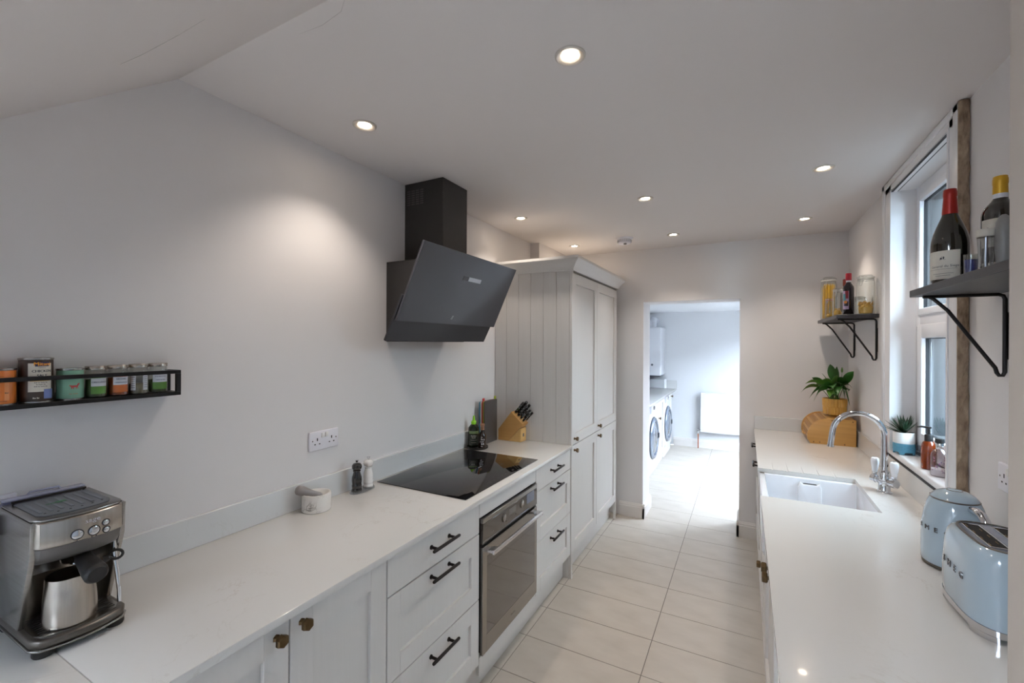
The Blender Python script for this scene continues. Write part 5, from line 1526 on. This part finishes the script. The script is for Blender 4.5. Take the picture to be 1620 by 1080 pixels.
# ---------------- toaster
tx0, ty0 = .570, 1.552
TA, TB = .090, .132
to = thing('toaster', 'pale blue two slot toaster with chrome base at the near end of the worktop', 'toaster', (tx0, ty0, QZ))
def ring_(z, a, b, e=3.4, n=72):
    return [(x, y, QZ + z) for x, y in oval(tx0, ty0, a, b, n, e)]
prof_t = [(.030, 0), (.055, .002), (.100, .002), (.150, -.001), (.178, -.004), (.192, -.008), (.201, -.014), (.2055, -.020), (.2065, -.023)]
MB().loft([ring_(z, TA + q, TB + q) for z, q in prof_t], cap0=True, cap1=False).build('body', M['blue'], to)
# chrome skirt with cut-outs between the feet
MB().loft([ring_(.014, TA - .004, TB - .004), ring_(.015, TA + .001, TB + .001), ring_(.0295, TA + .0012, TB + .0012), ring_(.0295, TA - .004, TB - .004)]).build('base_skirt', M['chrome'], to)
for sx, sy in ((-1, -1), (-1, 1), (1, -1), (1, 1)):
    pts = [p for p in oval(tx0, ty0, TA - .0005, TB - .0005, 72, 3.4) if (p[0] - tx0) * sx > TA * .45 and (p[1] - ty0) * sy > TB * .55]
    cxy = (tx0 + sx * TA * .5, ty0 + sy * TB * .58)
    pts.sort(key=lambda p: math.atan2(p[1] - cxy[1], p[0] - cxy[0]) if sx > 0 else math.atan2(-(p[1] - cxy[1]), -(p[0] - cxy[0])))
    MB().prism([cxy] + pts, 'z', QZ + .0004, QZ + .0138).build('foot', M['chrome'], to, smooth=30)
MB().loft([ring_(.2050, TA - .0215, TB - .0215), ring_(.2085, TA - .0235, TB - .0235), ring_(.2085, TA - .028, TB - .028), ring_(.206, TA - .028, TB - .028)]).build('top_rim', M['darksteel'], to)
tpl = MB()
top = [(x, y) for x, y in oval(tx0, ty0, TA - .0265, TB - .0265, 72, 3.4)]
tpl.prism(top, 'z', QZ + .190, QZ + .2062)
tp_o = tpl.build('top_plate', cmat('bluegrey', '#6f7888', .2, coat=.5), to, smooth=20)
for xs_ in (-.030, .030):
    x0, x1, y0, y1 = tx0 + xs_ - .0155, tx0 + xs_ + .0155, ty0 - .078, ty0 + .078
    s = MB().box(x0, x1, y0, y1, QZ + .2062, QZ + .2068)
    s.build('slot', M['hole'], tp_o, smooth=0)
    f = MB()
    f.box(x0 - .003, x0, y0 - .003, y1 + .003, QZ + .2062, QZ + .2088, .0006, 1).box(x1, x1 + .003, y0 - .003, y1 + .003, QZ + .2062, QZ + .2088, .0006, 1)
    f.box(x0, x1, y0 - .003, y0, QZ + .2062, QZ + .2088).box(x0, x1, y1, y1 + .003, QZ + .2062, QZ + .2088)
    f.build('slot_frame', M['chrome'], tp_o, smooth=0)
    g = MB()
    for k in range(7): g.tube([(x0 + .004 + .004 * (k % 2) * 5, y0 + .01 + k * .021, QZ + .2072), (x0 + .004 + .004 * (k % 2) * 5, y0 + .026 + k * .021, QZ + .2072)], .0009, 5)
    g.build('element_wire', cmat('elem', '#8a6a3a', .3, metal=1.0), tp_o)
MB().tube([(tx0, ty0 + TB - .002, QZ + .155), (tx0, ty0 + TB + .014, QZ + .156)], [.009, .011], 14).build('lever_knob', M['chrome'], to)
tf = [p for p in oval(tx0, ty0, TA + .002, TB + .002, 400, 3.4) if p[0] < tx0]
tf.sort(key=lambda p: -p[1])
def toaster_map(s):
    # walk along the aisle-side contour from the far end; s = arc length from the middle
    acc, L_ = [0.0], 0.0
    for a, b in zip(tf[:-1], tf[1:]):
        L_ += math.hypot(b[0] - a[0], b[1] - a[1]); acc.append(L_)
    def f(x, y, d):
        q = min(max(L_ / 2 + s + x, 0), L_ - 1e-6)
        k = max(i for i in range(len(acc)) if acc[i] <= q)
        k = min(k, len(tf) - 2)
        a, b = Vector(tf[k]), Vector(tf[k + 1])
        u = (q - acc[k]) / max(acc[k + 1] - acc[k], 1e-9)
        p = a.lerp(b, u); t_ = (b - a).normalized()
        n_ = Vector((t_.y, -t_.x))
        if n_.x > 0: n_ = -n_
        return (p.x + n_.x * d, p.y + n_.y * d, QZ + .118 + y)
    return f
letters(to, 'SMEG', lambda s: toaster_map(s), .024, .034, M['badge'])

# ================================================================== UTILITY ROOM
UX = -1.0
def washer(name, yc, lab, drawer_side, badge):
    t = thing(name, lab, 'washing machine', (-1.30, yc, 0), 'white front loaders in the utility room')
    y0, y1 = yc - .298, yc + .298
    MB().box(XW + .05, UX, y0, y1, .012, .872, .010, 3).build('cabinet_body', M['appliance'], t)
    for fy in (y0 + .05, y1 - .05):
        MB().lathe([(0, .0004), (.02, .0004), (.02, .013), (0, .013)], (UX - .05, fy, 0), 14).build('foot', M['rubber'], t)
    T = Matrix.Translation((UX, yc, .440)) @ Matrix.Rotation(PI / 2, 4, 'Y')
    d = MB().lathe([(.250, -.002), (.252, .012), (.244, .026), (.225, .034), (.206, .030), (.200, .014)], (0, 0, 0), 56, T=T).build('door', cmat('doorgrey', '#8b95a6', .2, metal=.5), t)
    MB().lathe([(.252, -.001), (.258, .002), (.258, .010), (.252, .012)], (0, 0, 0), 56, T=T).build('outer_ring', cmat('doorblack', '#2a2f38', .25), d)
    MB().lathe([(.201, .014), (.17, .028), (.11, .040), (0, .046)], (0, 0, 0), 48, T=T).build('porthole', cmat('porthole', '#59626f', .08, coat=.5), d)
    MB().box(UX + .018, UX + .040, yc + .200, yc + .244, .405, .470, .006, 2).build('door_handle', cmat('doorblack', '#2a2f38', .25), d)
    dd = MB().prism([(y0 + .02, .745), (y0 + .02, .86), (y0 + .21, .86), (y0 + .16, .745)], 'x', UX - .002, UX + .010, .003, 2).build('detergent_drawer', M['plug'], t)
    MB().prism([(y0 + .045, .765), (y0 + .035, .845), (y0 + .17, .845), (y0 + .135, .765)], 'x', UX + .0098, UX + .0108).build('drawer_grip', cmat('gripgrey', '#a6a9c0', .4), dd, smooth=0)
    MB().box(UX - .001, UX + .002, yc - .06, y1 - .03, .770, .850, .001, 1).build('control_panel', M['plug'], t)
    MB().lathe([(0, 0), (.024, 0), (.026, .004), (.022, .018), (0, .019)], (0, 0, 0), 24, T=Matrix.Translation((UX + .002, yc + .02, .81)) @ Matrix.Rotation(PI / 2, 4, 'Y')).build('dial', M['chrome'], t)
    if badge:
        MB().box(UX, UX + .001, y0 + .04, y0 + .16, .135, .165).build('filter_label', cmat('filt', '#8f98a5', .4), t, smooth=0)
    return t
washer('washing_machine', 5.60, 'white washing machine with grey porthole, nearer of the two', 0, False)
washer('tumble_dryer', 6.72, 'white front loading machine with dark ringed porthole, further one', 0, True)
def ucab(y0, y1, lab, kside):
    b = thing('utility_cabinet', lab, 'cabinet', (UX, (y0 + y1) / 2, 0))
    MB().box(XW + .05, UX - .022, y0, y1, .0, .872).build('carcass', M['appliance'], b, smooth=0)
    d = shaker('door', b, y0 + .002, y1 - .002, .10, .868, UX - .002, 1, .06, .07)
    hex_knob(d, kside, .80 if y0 > 6.9 else .62, UX - .002, 1, .017)
ucab(5.905, 6.415, 'white utility cupboard with black knob between the two machines', 6.02)
ucab(7.025, 7.15, 'narrow white utility cupboard with black knob beside the far wall', 7.09)
wt = MB().box(XW + .002, -.94, 4.60, 7.158, .878, QZ, .002, 2).build('worktop', M['quartz'])
recenter(wt, (-1.3, 5.9, .878)); tag(wt, 'pale worktop over the washing machines in the utility room', 'worktop')
us = MB().box(-1.109, -.955, YU - .015, YU - .0005, .87, 1.02, .001, 1).build('upstand', M['upstand'])
recenter(us, (-1.03, YU - .008, .87)); tag(us, 'short pale upstand on the far wall of the utility room', 'upstand')
bo = thing('boiler', 'white wall hung boiler in the utility room above the worktop', 'boiler', (-1.36, 7.2, 1.10))
MB().box(-1.60, -1.128, 6.93, YU - .001, 1.115, 1.855, .02, 4).build('casing', M['appliance'], bo)
MB().box(-1.58, -1.150, 6.96, YU - .03, 1.098, 1.116, .004, 2).build('lower_tray', cmat('boilerdark', '#4b525b', .5), bo)
MB().lathe([(0, 0), (.016, 0), (.016, .010), (0, .010)], (0, 0, 0), 16, T=Matrix.Translation((-1.255, 6.931, 1.28)) @ Matrix.Rotation(PI / 2, 4, 'X')).build('gauge', cmat('boilerdark', '#4b525b', .5), bo)
MB().tube([(-1.28, 7.12, 1.85), (-1.28, 7.12, 1.93), (-1.28, 7.16, 1.97), (-1.28, 7.25, 1.975), (-1.28, YU - .002, 1.975)], .055, 18).build('flue', M['appliance'], bo)
ra = thing('radiator', 'white flat panel radiator on the far wall of the utility room', 'radiator', (-.1, 7.3, .26))
MB().box(-.600, .40, 7.262, 7.288, .260, .856, .006, 3).build('front_panel', M['appliance'], ra)
MB().box(-.590, .39, 7.300, 7.335, .275, .845, .004, 2).build('rear_panel', M['appliance'], ra)
MB().box(-.597, .397, 7.265, 7.340, .848, .858, .002, 1).build('top_grille', M['appliance'], ra)
for x in (-.45, .25):
    MB().box(x - .02, x + .02, 7.335, YU - .0005, .35, .75).build('wall_bracket', M['appliance'], ra, smooth=0)
vp = MB().tube([(-.632, 7.30, .002), (-.632, 7.30, .235)], .0075, 12).build('pipe', M['copper'], ra)
MB().lathe([(.013, .225), (.016, .230), (.016, .258), (.011, .262), (.011, .285), (.015, .290), (.013, .300), (0, .302)], (-.632, 7.30, 0), 18).tube([(-.632, 7.30, .285), (-.598, 7.30, .285)], .009, 12).build('valve', M['chrome'], ra)
